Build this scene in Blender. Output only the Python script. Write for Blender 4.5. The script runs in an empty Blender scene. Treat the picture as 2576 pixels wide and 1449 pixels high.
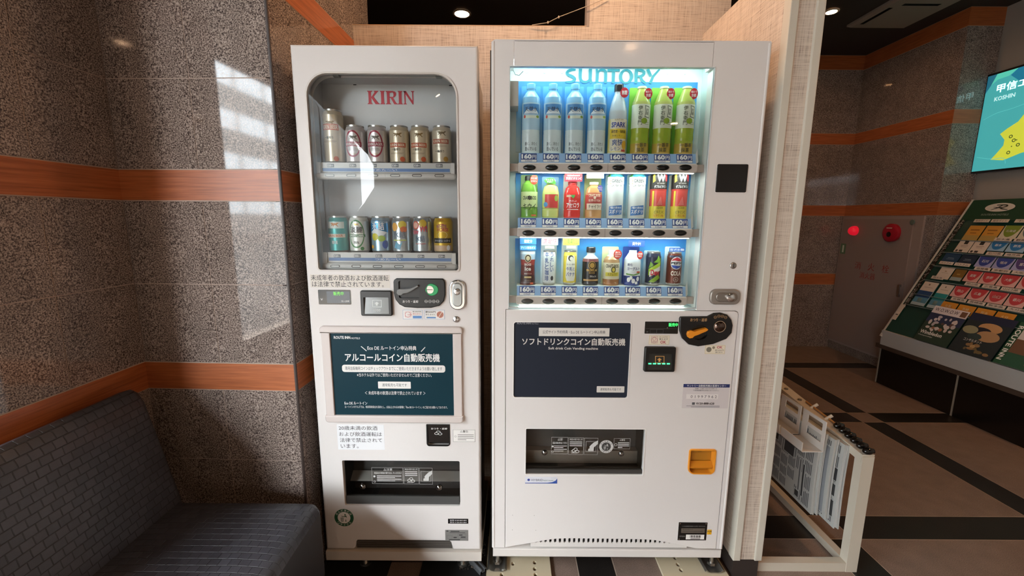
import bpy, math, random
from mathutils import Vector, Matrix
from mathutils.geometry import tessellate_polygon
random.seed(7)
S = bpy.context.scene
COL = S.collection

# ------------------------------------------------------------------ camera
W, H, FPX = 2576.0, 1449.0, 1056.0
PITCH, ROLL, HC = math.radians(9.30), math.radians(0.37), 1.303
cam = bpy.data.cameras.new('camera')
cam.sensor_width = 36.0
cam.lens = FPX / W * 36.0
cam.clip_start = 0.02
camo = bpy.data.objects.new('camera', cam)
COL.objects.link(camo)
camo.matrix_world = (Matrix.Translation((0, 0, HC)) @ Matrix.Rotation(math.pi / 2 - PITCH, 4, 'X')
                     @ Matrix.Rotation(ROLL, 4, 'Z'))
S.camera = camo

# ------------------------------------------------------------------ sky, exposure
SKY = 39.0
LAMP = 1.0
wd = bpy.data.worlds.new('overcast_sky')
S.world = wd
wd.use_nodes = True
bg = wd.node_tree.nodes['Background']
bg.inputs[0].default_value = (0.90, 0.96, 1.0, 1)
bg.inputs[1].default_value = SKY
# daylight comes in through the entrance glazing on the left: sampling portal in that opening
pl = bpy.data.lights.new('daylight_portal', 'AREA')
pl.shape = 'RECTANGLE'
pl.size, pl.size_y = 2.4, 6.0
pl.cycles.is_portal = True
po = bpy.data.objects.new('daylight_portal', pl)
COL.objects.link(po)
po.location = (-1.275, -2.1, 1.22)
po.rotation_euler = (0, -math.pi / 2, 0)
S.view_settings.view_transform = 'Standard'
S.view_settings.look = 'None'
S.view_settings.gamma = 1.0
S.view_settings.use_curve_mapping = False
S.view_settings.exposure = 0.0
S.cycles.use_denoising = True
S.cycles.max_bounces = 7
S.cycles.transparent_max_bounces = 16
S.cycles.caustics_reflective = False
S.cycles.caustics_refractive = False
S.cycles.sample_clamp_indirect = 6.0


# ------------------------------------------------------------------ measuring: photo point -> metres on a known plane
def ray(u, v):
    a, b = u - W / 2, v - H / 2
    c, s = math.cos(-ROLL), math.sin(-ROLL)
    x, y = (a * c - b * s) / FPX, (a * s + b * c) / FPX
    return Vector((x, math.cos(PITCH) - y * math.sin(PITCH), -math.sin(PITCH) - y * math.cos(PITCH)))


EYE = Vector((0, 0, HC))
D = 1.353                      # the machines' front plane


def PY(u, v, Y=D):
    d = ray(u, v)
    p = EYE + d * (Y / d.y)
    return p.x, p.z


def RC(u0, v0, u1, v1, Y=D):
    x0 = PY(u0, (v0 + v1) / 2, Y)[0]
    x1 = PY(u1, (v0 + v1) / 2, Y)[0]
    z1 = PY((u0 + u1) / 2, v0, Y)[1]
    z0 = PY((u0 + u1) / 2, v1, Y)[1]
    return x0, z0, x1, z1


# ------------------------------------------------------------------ materials
def lin(c):
    if isinstance(c, str):
        c = [int(c[i:i + 2], 16) / 255 for i in (0, 2, 4)]
        c = [x / 12.92 if x <= .04045 else ((x + .055) / 1.055) ** 2.4 for x in c]
    return (c[0], c[1], c[2], 1.0)


MATS = {}


def M(col, rough=.5, metal=0.0, emit=0.0, coat=0.0, spec=.5, name=None):
    key = (str(col), rough, metal, emit, coat, spec)
    if key in MATS:
        return MATS[key]
    m = bpy.data.materials.new(name or ('paint_%s' % (col if isinstance(col, str) else len(MATS))))
    m.use_nodes = True
    b = m.node_tree.nodes['Principled BSDF']
    b.inputs['Base Color'].default_value = lin(col)
    b.inputs['Roughness'].default_value = rough
    b.inputs['Metallic'].default_value = metal
    b.inputs['Specular IOR Level'].default_value = spec
    b.inputs['Coat Weight'].default_value = coat
    if emit:
        b.inputs['Emission Color'].default_value = lin(col)
        b.inputs['Emission Strength'].default_value = emit
    MATS[key] = m
    return m


class NT:
    """small node-tree helper"""
    def __init__(s, name):
        s.m = bpy.data.materials.new(name)
        s.m.use_nodes = True
        s.t = s.m.node_tree
        s.b = s.t.nodes['Principled BSDF']

    def n(s, typ, **kw):
        nd = s.t.nodes.new(typ)
        for k, v in kw.items():
            if k.startswith('_'):
                setattr(nd, k[1:], v)
            else:
                nd.inputs[k.replace('__', ' ')].default_value = v
        return nd

    def l(s, a, b):
        s.t.links.new(a, b)

    def pos(s, sc=(1, 1, 1), rot=(0, 0, 0)):
        g = s.n('ShaderNodeNewGeometry')
        mp = s.n('ShaderNodeMapping')
        mp.inputs['Scale'].default_value = sc
        mp.inputs['Rotation'].default_value = rot
        s.l(g.outputs['Position'], mp.inputs['Vector'])
        return mp.outputs['Vector']

    def ramp(s, fac, stops, interp='LINEAR'):
        r = s.n('ShaderNodeValToRGB')
        r.color_ramp.interpolation = interp
        e = r.color_ramp.elements
        while len(e) < len(stops):
            e.new(.5)
        for i, (p, c) in enumerate(stops):
            e[i].position = p
            e[i].color = lin(c)
        s.l(fac, r.inputs['Fac'])
        return r.outputs['Color']

    def noise(s, vec, scale, detail=3, rough=.6):
        nd = s.n('ShaderNodeTexNoise', Scale=scale, Detail=detail, Roughness=rough)
        s.l(vec, nd.inputs['Vector'])
        return nd.outputs['Fac']

    def mix(s, a, b, fac, blend='MIX'):
        nd = s.n('ShaderNodeMix', _data_type='RGBA', _blend_type=blend)
        for sock, val in ((nd.inputs[6], a), (nd.inputs[7], b), (nd.inputs[0], fac)):
            if hasattr(val, 'is_linked') or hasattr(val, 'links'):
                s.l(val, sock)
            else:
                sock.default_value = val if not isinstance(val, str) else lin(val)
        return nd.outputs[2]

    def bump(s, h, strength, dist=.002):
        nd = s.n('ShaderNodeBump', Strength=strength, Distance=dist)
        s.l(h, nd.inputs['Height'])
        s.l(nd.outputs['Normal'], s.b.inputs['Normal'])


def granite(name, stops, scale=1.0, rough=.045, coat=.0):
    t = NT(name)
    p = t.pos((scale, scale, scale))
    a = t.noise(p, 270, 3, .6)
    c1 = t.ramp(a, stops)
    b = t.noise(p, 9, 2)
    c2 = t.ramp(b, [(.3, (.82, .80, .78)), (.7, (1.05, 1.02, 1.0))])
    c = t.mix(c1, c2, 1.0, 'MULTIPLY')
    t.l(c, t.b.inputs['Base Color'])
    t.b.inputs['Roughness'].default_value = rough
    t.b.inputs['Specular IOR Level'].default_value = .4
    return t.m


GRANITE = granite('polished_brown_granite', [(.36, '352c2b'), (.45, '6b605c'), (.54, '958880'), (.66, 'bdb0a8')])
GRANITE_FLOOR = granite('floor_granite_brown', [(.3, '6a5a50'), (.5, '84736a'), (.7, '9c8b80')], 1.3, .38)
GRANITE_DARK = granite('floor_granite_black', [(.3, '0d0c0c'), (.5, '1e1c1b'), (.75, '3a3634')], 1.3, .3)
GROUT = M('b09c90', .8)


def linen(name):
    t = NT(name)
    v1 = t.noise(t.pos((260, 260, 9)), 1, 3, .7)
    v2 = t.noise(t.pos((12, 12, 300)), 1, 3, .7)
    v3 = t.noise(t.pos((5, 5, 5)), 1, 2)
    mx = t.n('ShaderNodeMath', _operation='ADD')
    t.l(v1, mx.inputs[0])
    t.l(v2, mx.inputs[1])
    m2 = t.n('ShaderNodeMath', _operation='MULTIPLY')
    t.l(mx.outputs[0], m2.inputs[0])
    m2.inputs[1].default_value = .5
    c = t.ramp(m2.outputs[0], [(.36, '9f8d80'), (.47, 'c9b8a8'), (.6, 'd9cabb')])
    c = t.mix(c, t.ramp(v3, [(.3, (.9, .9, .9)), (.7, (1, 1, 1))]), 1.0, 'MULTIPLY')
    t.l(c, t.b.inputs['Base Color'])
    t.b.inputs['Roughness'].default_value = .5
    t.bump(m2.outputs[0], .25, .001)
    return t.m


LINEN = linen('linen_weave_laminate')


def woodband(name):
    t = NT(name)
    v = t.noise(t.pos((6, 6, 170)), 1, 3, .6)
    c = t.ramp(v, [(.3, '8a4a26'), (.55, 'a85d33'), (.75, 'b56a3e')])
    t.l(c, t.b.inputs['Base Color'])
    t.b.inputs['Roughness'].default_value = .38
    return t.m


BAND = woodband('orange_wood_band')


def paint(name, col, rough=.3, orange=.04, coat=.06):
    """powder-coated steel: smooth colour, faint orange peel"""
    t = NT(name)
    h = t.noise(t.pos((1, 1, 1)), 420, 1)
    t.b.inputs['Base Color'].default_value = lin(col)
    t.b.inputs['Roughness'].default_value = rough
    t.b.inputs['Coat Weight'].default_value = coat
    t.b.inputs['Coat Roughness'].default_value = .08
    t.b.inputs['Specular IOR Level'].default_value = .25
    t.bump(h, orange, .0006)
    return t.m


WHITE = paint('white_machine_paint', 'e2dedb', .42)
WHITE2 = paint('white_machine_panel', 'e4e0dd', .42)
SIDE = paint('grey_machine_side', 'aaa29a', .4)
BLACK = M('0c0c0c', .35, name='black_plastic')
BLACKG = M('0b0b0b', .12, name='black_gloss')
DARK = M('1a1a1a', .5, name='dark_cavity')
CHROME = M('d8d8d8', .12, 1.0, name='chrome')
STEEL = M('b4b2ae', .35, 1.0, name='brushed_steel')
ALU = M('c9c2b4', .42, .0, name='satin_aluminium_trim')
PAPER = M('f0eeea', .6, name='white_paper')
INK = M('151515', .6, name='black_ink')
WINK = M('f4f4f2', .5, name='white_ink')


def thin_glass(name, tint, refl=.06, rough=.02):
    m = bpy.data.materials.new(name)
    m.use_nodes = True
    t = m.node_tree
    t.nodes.clear()
    out = t.nodes.new('ShaderNodeOutputMaterial')
    tr = t.nodes.new('ShaderNodeBsdfTransparent')
    tr.inputs[0].default_value = tint
    gl = t.nodes.new('ShaderNodeBsdfGlossy')
    gl.inputs['Roughness'].default_value = rough
    fr = t.nodes.new('ShaderNodeFresnel')
    fr.inputs['IOR'].default_value = 1.38
    mx = t.nodes.new('ShaderNodeMixShader')
    t.links.new(fr.outputs[0], mx.inputs[0])
    t.links.new(tr.outputs[0], mx.inputs[1])
    t.links.new(gl.outputs[0], mx.inputs[2])
    t.links.new(mx.outputs[0], out.inputs[0])
    return m


GLASS = thin_glass('clear_display_glass', (.97, .98, .98, 1))
ACRYL = thin_glass('clear_acrylic', (.93, .95, .95, 1))
SMOKE = thin_glass('smoked_flap_acrylic', (.86, .86, .85, 1))


# ------------------------------------------------------------------ mesh building
TXT = {}


def text2d(s, bold):
    k = (s, bold)
    if k not in TXT:
        c = bpy.data.curves.new('t', 'FONT')
        c.body = s
        c.resolution_u = 2
        c.offset = bold
        o = bpy.data.objects.new('t', c)
        m = bpy.data.meshes.new_from_object(o)
        vs = [(v.co.x, v.co.y) for v in m.vertices]
        fs = [tuple(p.vertices) for p in m.polygons]
        bpy.data.objects.remove(o)
        bpy.data.curves.remove(c)
        bpy.data.meshes.remove(m)
        TXT[k] = (vs, fs)
    return TXT[k]


def flat(y):
    return lambda x, z: (x, y, z)


def rrect(x0, z0, x1, z1, r=0.0, n=5):
    """corner radii: number or (bl, br, tr, tl)"""
    if not isinstance(r, tuple):
        r = (r,) * 4
    pts = []
    for (cx, cz, a0, rr) in ((x0 + r[0], z0 + r[0], 180, r[0]), (x1 - r[1], z0 + r[1], 270, r[1]),
                             (x1 - r[2], z1 - r[2], 0, r[2]), (x0 + r[3], z1 - r[3], 90, r[3])):
        if rr <= 0:
            pts.append((cx, cz))
            continue
        for i in range(n + 1):
            a = math.radians(a0 + 90 * i / n)
            pts.append((cx + rr * math.cos(a), cz + rr * math.sin(a)))
    return pts


def ell(cx, cz, rx, rz, n=24, a0=0):
    return [(cx + rx * math.cos(a0 + 2 * math.pi * i / n), cz + rz * math.sin(a0 + 2 * math.pi * i / n)) for i in range(n)]


def area2(lp):
    return sum(lp[i][0] * lp[(i + 1) % len(lp)][1] - lp[(i + 1) % len(lp)][0] * lp[i][1] for i in range(len(lp))) / 2


def inset(lp, d):
    sgn = 1 if area2(lp) > 0 else -1
    n = len(lp)
    out = []
    for i in range(n):
        p0, p1, p2 = Vector(lp[i - 1]), Vector(lp[i]), Vector(lp[(i + 1) % n])
        e1, e2 = (p1 - p0), (p2 - p1)
        if e1.length < 1e-9 or e2.length < 1e-9:
            out.append(tuple(p1))
            continue
        e1.normalize()
        e2.normalize()
        n1, n2 = Vector((-e1.y, e1.x)) * sgn, Vector((-e2.y, e2.x)) * sgn
        b = n1 + n2
        if b.length < 1e-6:
            b = n1
        b.normalize()
        k = d / max(.35, b.dot(n1))
        out.append((p1.x + b.x * k, p1.y + b.y * k))
    return out


def refine(pts, tris, maxlen):
    """split long edges of a 2D triangulation so that it can follow a curved surface"""
    pts, tris = list(pts), [tuple(t) for t in tris]
    for _ in range(5):
        mid, out, hit = {}, [], False

        def m(a, b):
            k = (min(a, b), max(a, b))
            if k not in mid:
                pa, pb = pts[a], pts[b]
                if math.hypot(pa[0] - pb[0], pa[1] - pb[1]) <= maxlen:
                    mid[k] = -1
                else:
                    pts.append(((pa[0] + pb[0]) / 2, (pa[1] + pb[1]) / 2))
                    mid[k] = len(pts) - 1
            return mid[k]
        for (a, b, c) in tris:
            ab, bc, ca = m(a, b), m(b, c), m(c, a)
            n = (ab >= 0) + (bc >= 0) + (ca >= 0)
            if n == 0:
                out.append((a, b, c))
                continue
            hit = True
            if n == 3:
                out += [(a, ab, ca), (ab, b, bc), (ca, bc, c), (ab, bc, ca)]
            else:
                for _r in range(3):
                    if ab >= 0 and ca < 0:
                        break
                    a, b, c, ab, bc, ca = b, c, a, bc, ca, ab
                if bc >= 0:
                    out += [(ab, b, bc), (a, ab, bc), (a, bc, c)]
                else:
                    out += [(a, ab, c), (ab, b, c)]
        tris = out
        if not hit:
            break
    return pts, tris


ORG = {}


class MB:
    def __init__(s):
        s.v, s.f, s.m, s.s, s.mats = [], [], [], [], []

    def mi(s, mat):
        if mat not in s.mats:
            s.mats.append(mat)
        return s.mats.index(mat)

    def add(s, vs, fs, mat, smooth=False):
        o = len(s.v)
        s.v += [tuple(v) for v in vs]
        i = s.mi(mat)
        for f in fs:
            s.f.append(tuple(o + k for k in f))
            s.m.append(i)
            s.s.append(smooth)
        return s

    def box(s, x0, x1, y0, y1, z0, z1, mat):
        v = [(x, y, z) for z in (z0, z1) for y in (y0, y1) for x in (x0, x1)]
        return s.add(v, [(0, 2, 3, 1), (4, 5, 7, 6), (0, 1, 5, 4), (2, 6, 7, 3), (0, 4, 6, 2), (1, 3, 7, 5)], mat)

    def obox(s, p0, ex, ey, ez, mat):
        p0, ex, ey, ez = Vector(p0), Vector(ex), Vector(ey), Vector(ez)
        v = [p0 + ex * i + ey * j + ez * k for k in (0, 1) for j in (0, 1) for i in (0, 1)]
        return s.add(v, [(0, 2, 3, 1), (4, 5, 7, 6), (0, 1, 5, 4), (2, 6, 7, 3), (0, 4, 6, 2), (1, 3, 7, 5)], mat)

    def bar(s, p, q, w, h, mat, up=(0, 0, 1)):
        p, q = Vector(p), Vector(q)
        d = (q - p).normalized()
        u = Vector(up)
        sd = d.cross(u).normalized()
        u = sd.cross(d).normalized()
        return s.obox(p - sd * w / 2 - u * h / 2, q - p, sd * w, u * h, mat)

    def loft(s, loops, mat, smooth=False, cap0=False, cap1=False):
        n = len(loops[0])
        vs = [p for lp in loops for p in lp]
        fs = []
        for j in range(len(loops) - 1):
            for i in range(n):
                k = (i + 1) % n
                fs.append((j * n + i, j * n + k, (j + 1) * n + k, (j + 1) * n + i))
        s.add(vs, fs, mat, smooth)
        if cap0:
            s.add(loops[0], [tuple(range(n - 1, -1, -1))], mat)
        if cap1:
            s.add(loops[-1], [tuple(range(n))], mat)
        return s

    def fill(s, loops, mat, fn):
        """flat region (first loop outer, the others holes)"""
        vl = [[Vector((p[0], p[1], 0)) for p in lp] for lp in loops]
        tr = tessellate_polygon(vl)
        pts, tr = [tuple(p)[:2] for lp in loops for p in lp], [tuple(t) for t in tr]
        if getattr(fn, 'curved', 0):
            pts, tr = refine(pts, tr, fn.curved)
        return s.add([fn(*p) for p in pts], tr, mat)

    def slab(s, lp, y0, y1, mat, bev=0.0, holes=(), hole_y=None, hole_mat=None, back=True, steps=3):
        if bev > 0:
            lps = []
            for i in range(steps + 1):
                a = math.pi / 2 * i / steps
                q = inset(lp, bev * (1 - math.sin(a)))
                yy = y0 + (1 if y1 > y0 else -1) * bev * (1 - math.cos(a))
                lps.append([(x, yy, z) for x, z in q])
            s.loft(lps + [[(x, y1, z) for x, z in lp]], mat, True)
            front = inset(lp, bev)
        else:
            s.loft([[(x, y0, z) for x, z in lp], [(x, y1, z) for x, z in lp]], mat)
            front = lp
        s.fill([front] + list(holes), mat, flat(y0))
        if back:
            s.fill([lp] + list(holes), mat, flat(y1))
        for h in holes:
            s.loft([[(x, y0, z) for x, z in h], [(x, y1 if hole_y is None else hole_y, z) for x, z in h]], hole_mat or mat)
        return s

    def lathe(s, cx, cy, prof, mats, n=24, sy=1.0, smooth=True, cap=True):
        """prof [(r,z)], mats one or one per segment"""
        for j in range(len(prof) - 1):
            m = mats[j] if isinstance(mats, (list, tuple)) else mats
            lps = []
            for (r, z) in (prof[j], prof[j + 1]):
                lps.append([(cx + r * math.cos(2 * math.pi * i / n), cy + sy * r * math.sin(2 * math.pi * i / n), z) for i in range(n)])
            s.loft(lps, m, smooth)
        if cap:
            m0 = mats[0] if isinstance(mats, (list, tuple)) else mats
            m1 = mats[-1] if isinstance(mats, (list, tuple)) else mats
            for (r, z), mm in ((prof[0], m0), (prof[-1], m1)):
                if r > 1e-5:
                    s.add([(cx + r * math.cos(2 * math.pi * i / n), cy + sy * r * math.sin(2 * math.pi * i / n), z) for i in range(n)],
                          [tuple(range(n))], mm)
        return s

    def knob(s, x, y0, y1, z, r, mat, n=20, dome=.0):
        """a disc or button standing out along -Y from y1 to y0"""
        lps = []
        pr = [(r, y1), (r, y0 + dome)]
        if dome:
            for k in (1, 2, 3):
                a = math.pi / 2 * k / 3
                pr.append((max(r * math.cos(a), r * .02), y0 + dome - dome * math.sin(a)))
        else:
            pr.append((r * .0001, y0))
        for rr, yy in pr:
            lps.append([(x + rr * math.cos(2 * math.pi * i / n), yy, z + rr * math.sin(2 * math.pi * i / n)) for i in range(n)])
        return s.loft(lps, mat, True)

    def tube(s, path, r, mat, n=8, caps=True):
        path = [Vector(p) for p in path]
        lps = []
        up = Vector((0, 0, 1))
        for i, p in enumerate(path):
            d = (path[min(i + 1, len(path) - 1)] - path[max(i - 1, 0)]).normalized()
            a = d.cross(up if abs(d.z) < .9 else Vector((1, 0, 0))).normalized()
            b = d.cross(a).normalized()
            rr = r[i] if isinstance(r, (list, tuple)) else r
            lps.append([tuple(p + a * rr * math.cos(2 * math.pi * k / n) + b * rr * math.sin(2 * math.pi * k / n)) for k in range(n)])
        return s.loft(lps, mat, True, caps, caps)

    def text(s, t, x0, z0, x1, z1, mat, fn, bold=0.0, vertical=False, shear=0.0):
        if vertical:
            n = len(t)
            for i, ch in enumerate(t):
                h = (z1 - z0) / n
                s.text(ch, x0, z1 - (i + .94) * h, x1, z1 - (i + .06) * h, mat, fn, bold)
            return s
        if bold and any(ord(c) > 0x2fff for c in t):
            heavy, bold = bold, 0.0            # dense characters: thicken by slight repeats, not by outline offset
            em = (z1 - z0) * heavy * .55
            for k, (a, c) in enumerate(((-1, .4), (1, -.4), (-.4, -1), (.4, 1))) if heavy >= .015 else ():
                g = (lambda x, z, a=a, c=c, k=k: (lambda q: (q[0], q[1] - .00003 * (k + 1), q[2]))(fn(x + a * em, z + c * em)))
                g.curved = getattr(fn, 'curved', 0)
                s.text(t, x0, z0, x1, z1, mat, g, 0.0)
        vs, fs = text2d(t, bold)
        if not vs:
            return s
        xa, xb = min(v[0] for v in vs), max(v[0] for v in vs)
        za, zb = min(v[1] for v in vs), max(v[1] for v in vs)
        kx, kz = (x1 - x0) / max(xb - xa, 1e-6), (z1 - z0) / max(zb - za, 1e-6)
        if len(t) == 1 and (zb - za) < .25 * (xb - xa):
            kz = kx * .9
            z0 = (z0 + z1) / 2 - kz * (zb - za) / 2
        pts = [(x0 + (v[0] - xa) * kx + shear * (v[1] - za) * kz, z0 + (v[1] - za) * kz) for v in vs]
        if getattr(fn, 'curved', 0):
            pts, fs = refine(pts, [(f[0], f[i], f[i + 1]) for f in fs for i in range(1, len(f) - 1)], fn.curved)
        return s.add([fn(*p) for p in pts], fs, mat)

    def rect(s, x0, z0, x1, z1, mat, fn, nx=1, nz=1):
        vs = [fn(x0 + (x1 - x0) * i / nx, z0 + (z1 - z0) * j / nz) for j in range(nz + 1) for i in range(nx + 1)]
        fs = [(j * (nx + 1) + i, j * (nx + 1) + i + 1, (j + 1) * (nx + 1) + i + 1, (j + 1) * (nx + 1) + i) for j in range(nz) for i in range(nx)]
        return s.add(vs, fs, mat, True)

    def disc(s, cx, cz, rx, rz, mat, fn, n=20, rings=3, r0=0.0):
        lps = []
        for j in range(rings + 1):
            k = max(1e-4, r0 + (1 - r0) * (1 - j / rings))
            lps.append([fn(*p) for p in ell(cx, cz, rx * k, rz * k, n)])
        return s.loft(lps, mat, True)

    def frame(s, x0, z0, x1, z1, w, mat, fn):
        s.rect(x0, z0, x1, z0 + w, mat, fn)
        s.rect(x0, z1 - w, x1, z1, mat, fn)
        s.rect(x0, z0 + w, x0 + w, z1 - w, mat, fn)
        return s.rect(x1 - w, z0 + w, x1, z1 - w, mat, fn)

    def build(s, name, parent=None, label=None, cat=None, group=None, kind=None):
        if parent is None:
            xs, ys, zs = zip(*s.v)
            org = Vector(((min(xs) + max(xs)) / 2, (min(ys) + max(ys)) / 2, min(zs)))
        else:
            org = ORG[parent.name]
        me = bpy.data.meshes.new(name)
        me.from_pydata([(v[0] - org.x, v[1] - org.y, v[2] - org.z) for v in s.v], [], s.f)
        for m in s.mats:
            me.materials.append(m)
        me.polygons.foreach_set('material_index', s.m)
        me.polygons.foreach_set('use_smooth', s.s)
        me.update()
        try:
            me.set_sharp_from_angle(angle=math.radians(38))
        except Exception:
            pass
        o = bpy.data.objects.new(name, me)
        COL.objects.link(o)
        if parent is None:
            o.location = org
        else:
            o.parent = parent
        ORG[o.name] = org
        tag(o, label, cat, group, kind)
        return o


def tag(o, label=None, cat=None, group=None, kind=None):
    for k, v in (('label', label), ('category', cat), ('group', group), ('kind', kind)):
        if v:
            o[k] = v
    return o


def thing(name, label, cat, loc, group=None, kind=None):
    o = bpy.data.objects.new(name, None)
    o.empty_display_size = .05
    COL.objects.link(o)
    o.location = loc
    ORG[o.name] = Vector(loc)
    return tag(o, label, cat, group, kind)


def struct(name, mb, label=None):
    return mb.build(name, None, label, None, None, 'structure')

# ================================================================== THE SETTING
CEIL = 2.85
YAW = math.radians(2.0)
AX, AY = Vector((math.cos(YAW), -math.sin(YAW), 0)), Vector((math.sin(YAW), math.cos(YAW), 0))   # granite walls: right, deep
CORNER = Vector((-.717, 1.33, 0))             # outer corner between facing granite wall and recess wall
LWID = .512
LCORN = CORNER - AX * LWID                    # inner corner left
YBACK = 1.97

# ---- floor: square granite tiles, dark strips between them
GAP = .004
mb = MB()
mb.box(-3.2, 3.75, -6.0, 4.5, -.12, -.0009, M('b5a596', .85))
floor = struct('floor', mb, 'brown granite tile floor with black granite strips')
PX0, PY0, PIT, STR = .255, 1.555, 1.03, .14
tile_mesh = {}


def floor_piece(name, x0, y0, w, d, mat):
    k = (name, round(w, 3), round(d, 3))
    if k not in tile_mesh:
        b = MB()
        g = GAP / 2
        b.box(g, w - g, g, d - g, -.02, 0, mat)
        o = b.build(name, floor)
        o.data.transform(Matrix.Translation(ORG[floor.name]))
        tile_mesh[k] = o.data
    else:
        o = bpy.data.objects.new(name, tile_mesh[k])
        COL.objects.link(o)
        o.parent = floor
    o.location = Vector((x0, y0, 0)) - ORG[floor.name]
    return o


for ix in range(-4, 4):
    for iy in range(-3, 3):
        x, y = PX0 + ix * PIT, PY0 + iy * PIT
        floor_piece('crossing_tile', x, y, STR, STR, GRANITE_FLOOR)
        floor_piece('floor_strip', x + STR, y, PIT - STR, STR, GRANITE_DARK)
        floor_piece('floor_strip_deep', x, y + STR, STR, PIT - STR, GRANITE_DARK)
        floor_piece('floor_tile', x + STR, y + STR, PIT - STR, PIT - STR, GRANITE_FLOOR)

# ---- ceiling
mb = MB()
mb.box(-3.2, 3.75, -6.0, 4.5, CEIL, CEIL + .1, M('2b2521', .75))
struct('ceiling', mb, 'dark brown painted ceiling')

BANDS = [(.73, .825), (1.353, 1.449), (1.97, 2.065), (2.59, 2.685)]
ROWS = [(0, .22), (.22, .475), (.475, .73), (.825, 1.089), (1.089, 1.353), (1.449, 1.713), (1.713, 1.97),
        (2.065, 2.33), (2.33, 2.59), (2.685, CEIL)]
trim_no = [0]


def granite_wall(name, p, q, cols, thick, label, ext=(0, 0), rows=ROWS, bands=BANDS, grout=GROUT):
    """wall whose face runs p -> q; room lies to the right of p->q reversed normal n (pointing into the room)"""
    p, q = Vector(p), Vector(q)
    L = (q - p).length
    e = (q - p) / L
    nrm = Vector((e.y, -e.x, 0))              # into the room
    b = MB()
    b.obox(p - nrm * .0014 - e * ext[0], e * (L + ext[0] + ext[1]), -nrm * (thick - .0014), Vector((0, 0, CEIL)), grout)
    w = struct(name, b, label)
    g = .0014
    for (z0, z1) in rows:
        for (a0, a1) in cols:
            t = MB()
            t.obox(p + e * (a0 + g) + Vector((0, 0, z0 + g)) - nrm * .0121, e * (a1 - a0 - 2 * g), nrm * .0121, Vector((0, 0, z1 - z0 - 2 * g)), GRANITE)
            t.build('granite_tile', w)
    for (z0, z1) in bands:
        t = MB()
        t.obox(p + Vector((0, 0, z0 + .002)) - nrm * .012, e * L, nrm * .0135, Vector((0, 0, z1 - z0 - .004)), BAND)
        for zz in (z0, z1 - .002):
            t.obox(p + Vector((0, 0, zz)) - nrm * .012, e * L, nrm * .0125, Vector((0, 0, .002)), M('b9a797', .5))
        trim_no[0] += 1
        struct('trim_%d' % trim_no[0], t, 'orange brown wooden band set into the granite wall')
    return w


def cols_of(L, step, start=0.0):
    out, a = [], start
    if start > 0:
        out.append((0, start))
    while a < L - 1e-4:
        out.append((a, min(L, a + step)))
        a += step
    return out


LEFT_END = LCORN - AY * .46
granite_wall('wall_left', LEFT_END, LCORN, [(0, .23), (.23, .46)], .14, 'polished brown granite wall beside the sofa', (0, .1))
granite_wall('wall_facing', LCORN, CORNER, [(0, .258), (.258, LWID)], .14, 'polished brown granite wall facing the entrance', (0, -.02))
REC_END = CORNER + AY * .83
granite_wall('wall_recess', CORNER, REC_END, cols_of(.83, .255), .3, 'polished granite side wall of the vending alcove', (-.02, 0))
# corner bead
mb = MB()
mb.obox(CORNER - AX * .004 + AY * .0, AX * .005, -AY * .0022, Vector((0, 0, CEIL)), M('3a2c26', .5))
mb.obox(CORNER + AX * .0005 - AY * .001, AX * .0022, AY * .006, Vector((0, 0, CEIL)), M('3a2c26', .5))
struct('trim_20', mb, 'thin dark bead along the granite corner')

# ---- laminate back wall of the alcove with a low left part
mb = MB()
ZLOW = PY(1200, 65, YBACK)[1]
XOP = PY(1483, 40, YBACK)[0]
XL = PY(884, 90, YBACK)[0]
mb.slab([(XL, 0), (.93, 0), (.93, CEIL), (XOP, CEIL), (XOP, ZLOW), (XL, ZLOW)], YBACK, YBACK + .05, LINEN)
mb.box(XL, XOP - .012, YBACK - .0005, YBACK + .05, ZLOW, ZLOW + .003, M('c9a888', .4))
mb.box(XOP - .012, XOP, YBACK - .001, YBACK + .052, ZLOW, CEIL, M('9a8c84', .5))
back_wall = struct('wall_back', mb, 'beige linen pattern laminate wall behind the machines with an opening above')

# ---- partition on the right of the alcove
XI, XO, YP = .8175, .918, 1.358
mb = MB()
ZT = PY(1742, 88, YBACK)[1]
mb.box(XI, XO, YP + .004, YBACK - .001, .075, ZT, LINEN)
part = struct('wall_partition', mb, 'narrow beige linen pattern partition beside the white machine')
for i, (a, b2) in enumerate(((XI - .002, XI + .0235), (XO - .0235, XO + .002))):
    t = MB()
    t.slab(rrect(a, .075, b2, ZT, 0), YP - .004, YP + .03, ALU, .003)
    struct('trim_%d' % (21 + i), t, 'satin cream metal edge of the partition, %s' % ('machine side' if i == 0 else 'lobby side'))
mb = MB()
mb.box(XI + .004, XO - .004, YP + .006, YBACK, 0, .075, M('2a211d', .6))
struct('baseboard_partition', mb, 'dark brown skirting under the partition')

# ---- lobby walls
XR, YF, YS, XG = 3.325, 4.268, 3.343, 3.585
LROWS = [(0, .36), (.36, .66), (.775, 1.065), (1.065, 1.355), (1.46, 1.75), (1.75, 2.04), (2.145, 2.43), (2.43, 2.72)]
LBANDS = [(.66, .775), (1.355, 1.46), (2.04, 2.145), (2.72, CEIL)]
GRD = M('8c7a6e', .8)
granite_wall('wall_far', (-3.2, YF, 0), (XR, YF, 0), cols_of(XR + 3.2, .44, .365), .14, 'brown granite wall at the far end of the lobby', (0, .2), rows=LROWS, bands=LBANDS, grout=GRD)
granite_wall('wall_right', (XR, YF, 0), (XR, YS, 0), cols_of(YF - YS, .44), .2, 'brown granite side wall with the hydrant cabinet', (0, -.03), rows=LROWS, bands=LBANDS, grout=GRD)
granite_wall('wall_step', (XR, YS, 0), (XG, YS, 0), [(0, XG - XR)], .14, 'short granite return beside the wall screen', (-.02, .2), rows=LROWS, bands=LBANDS, grout=GRD)
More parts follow.
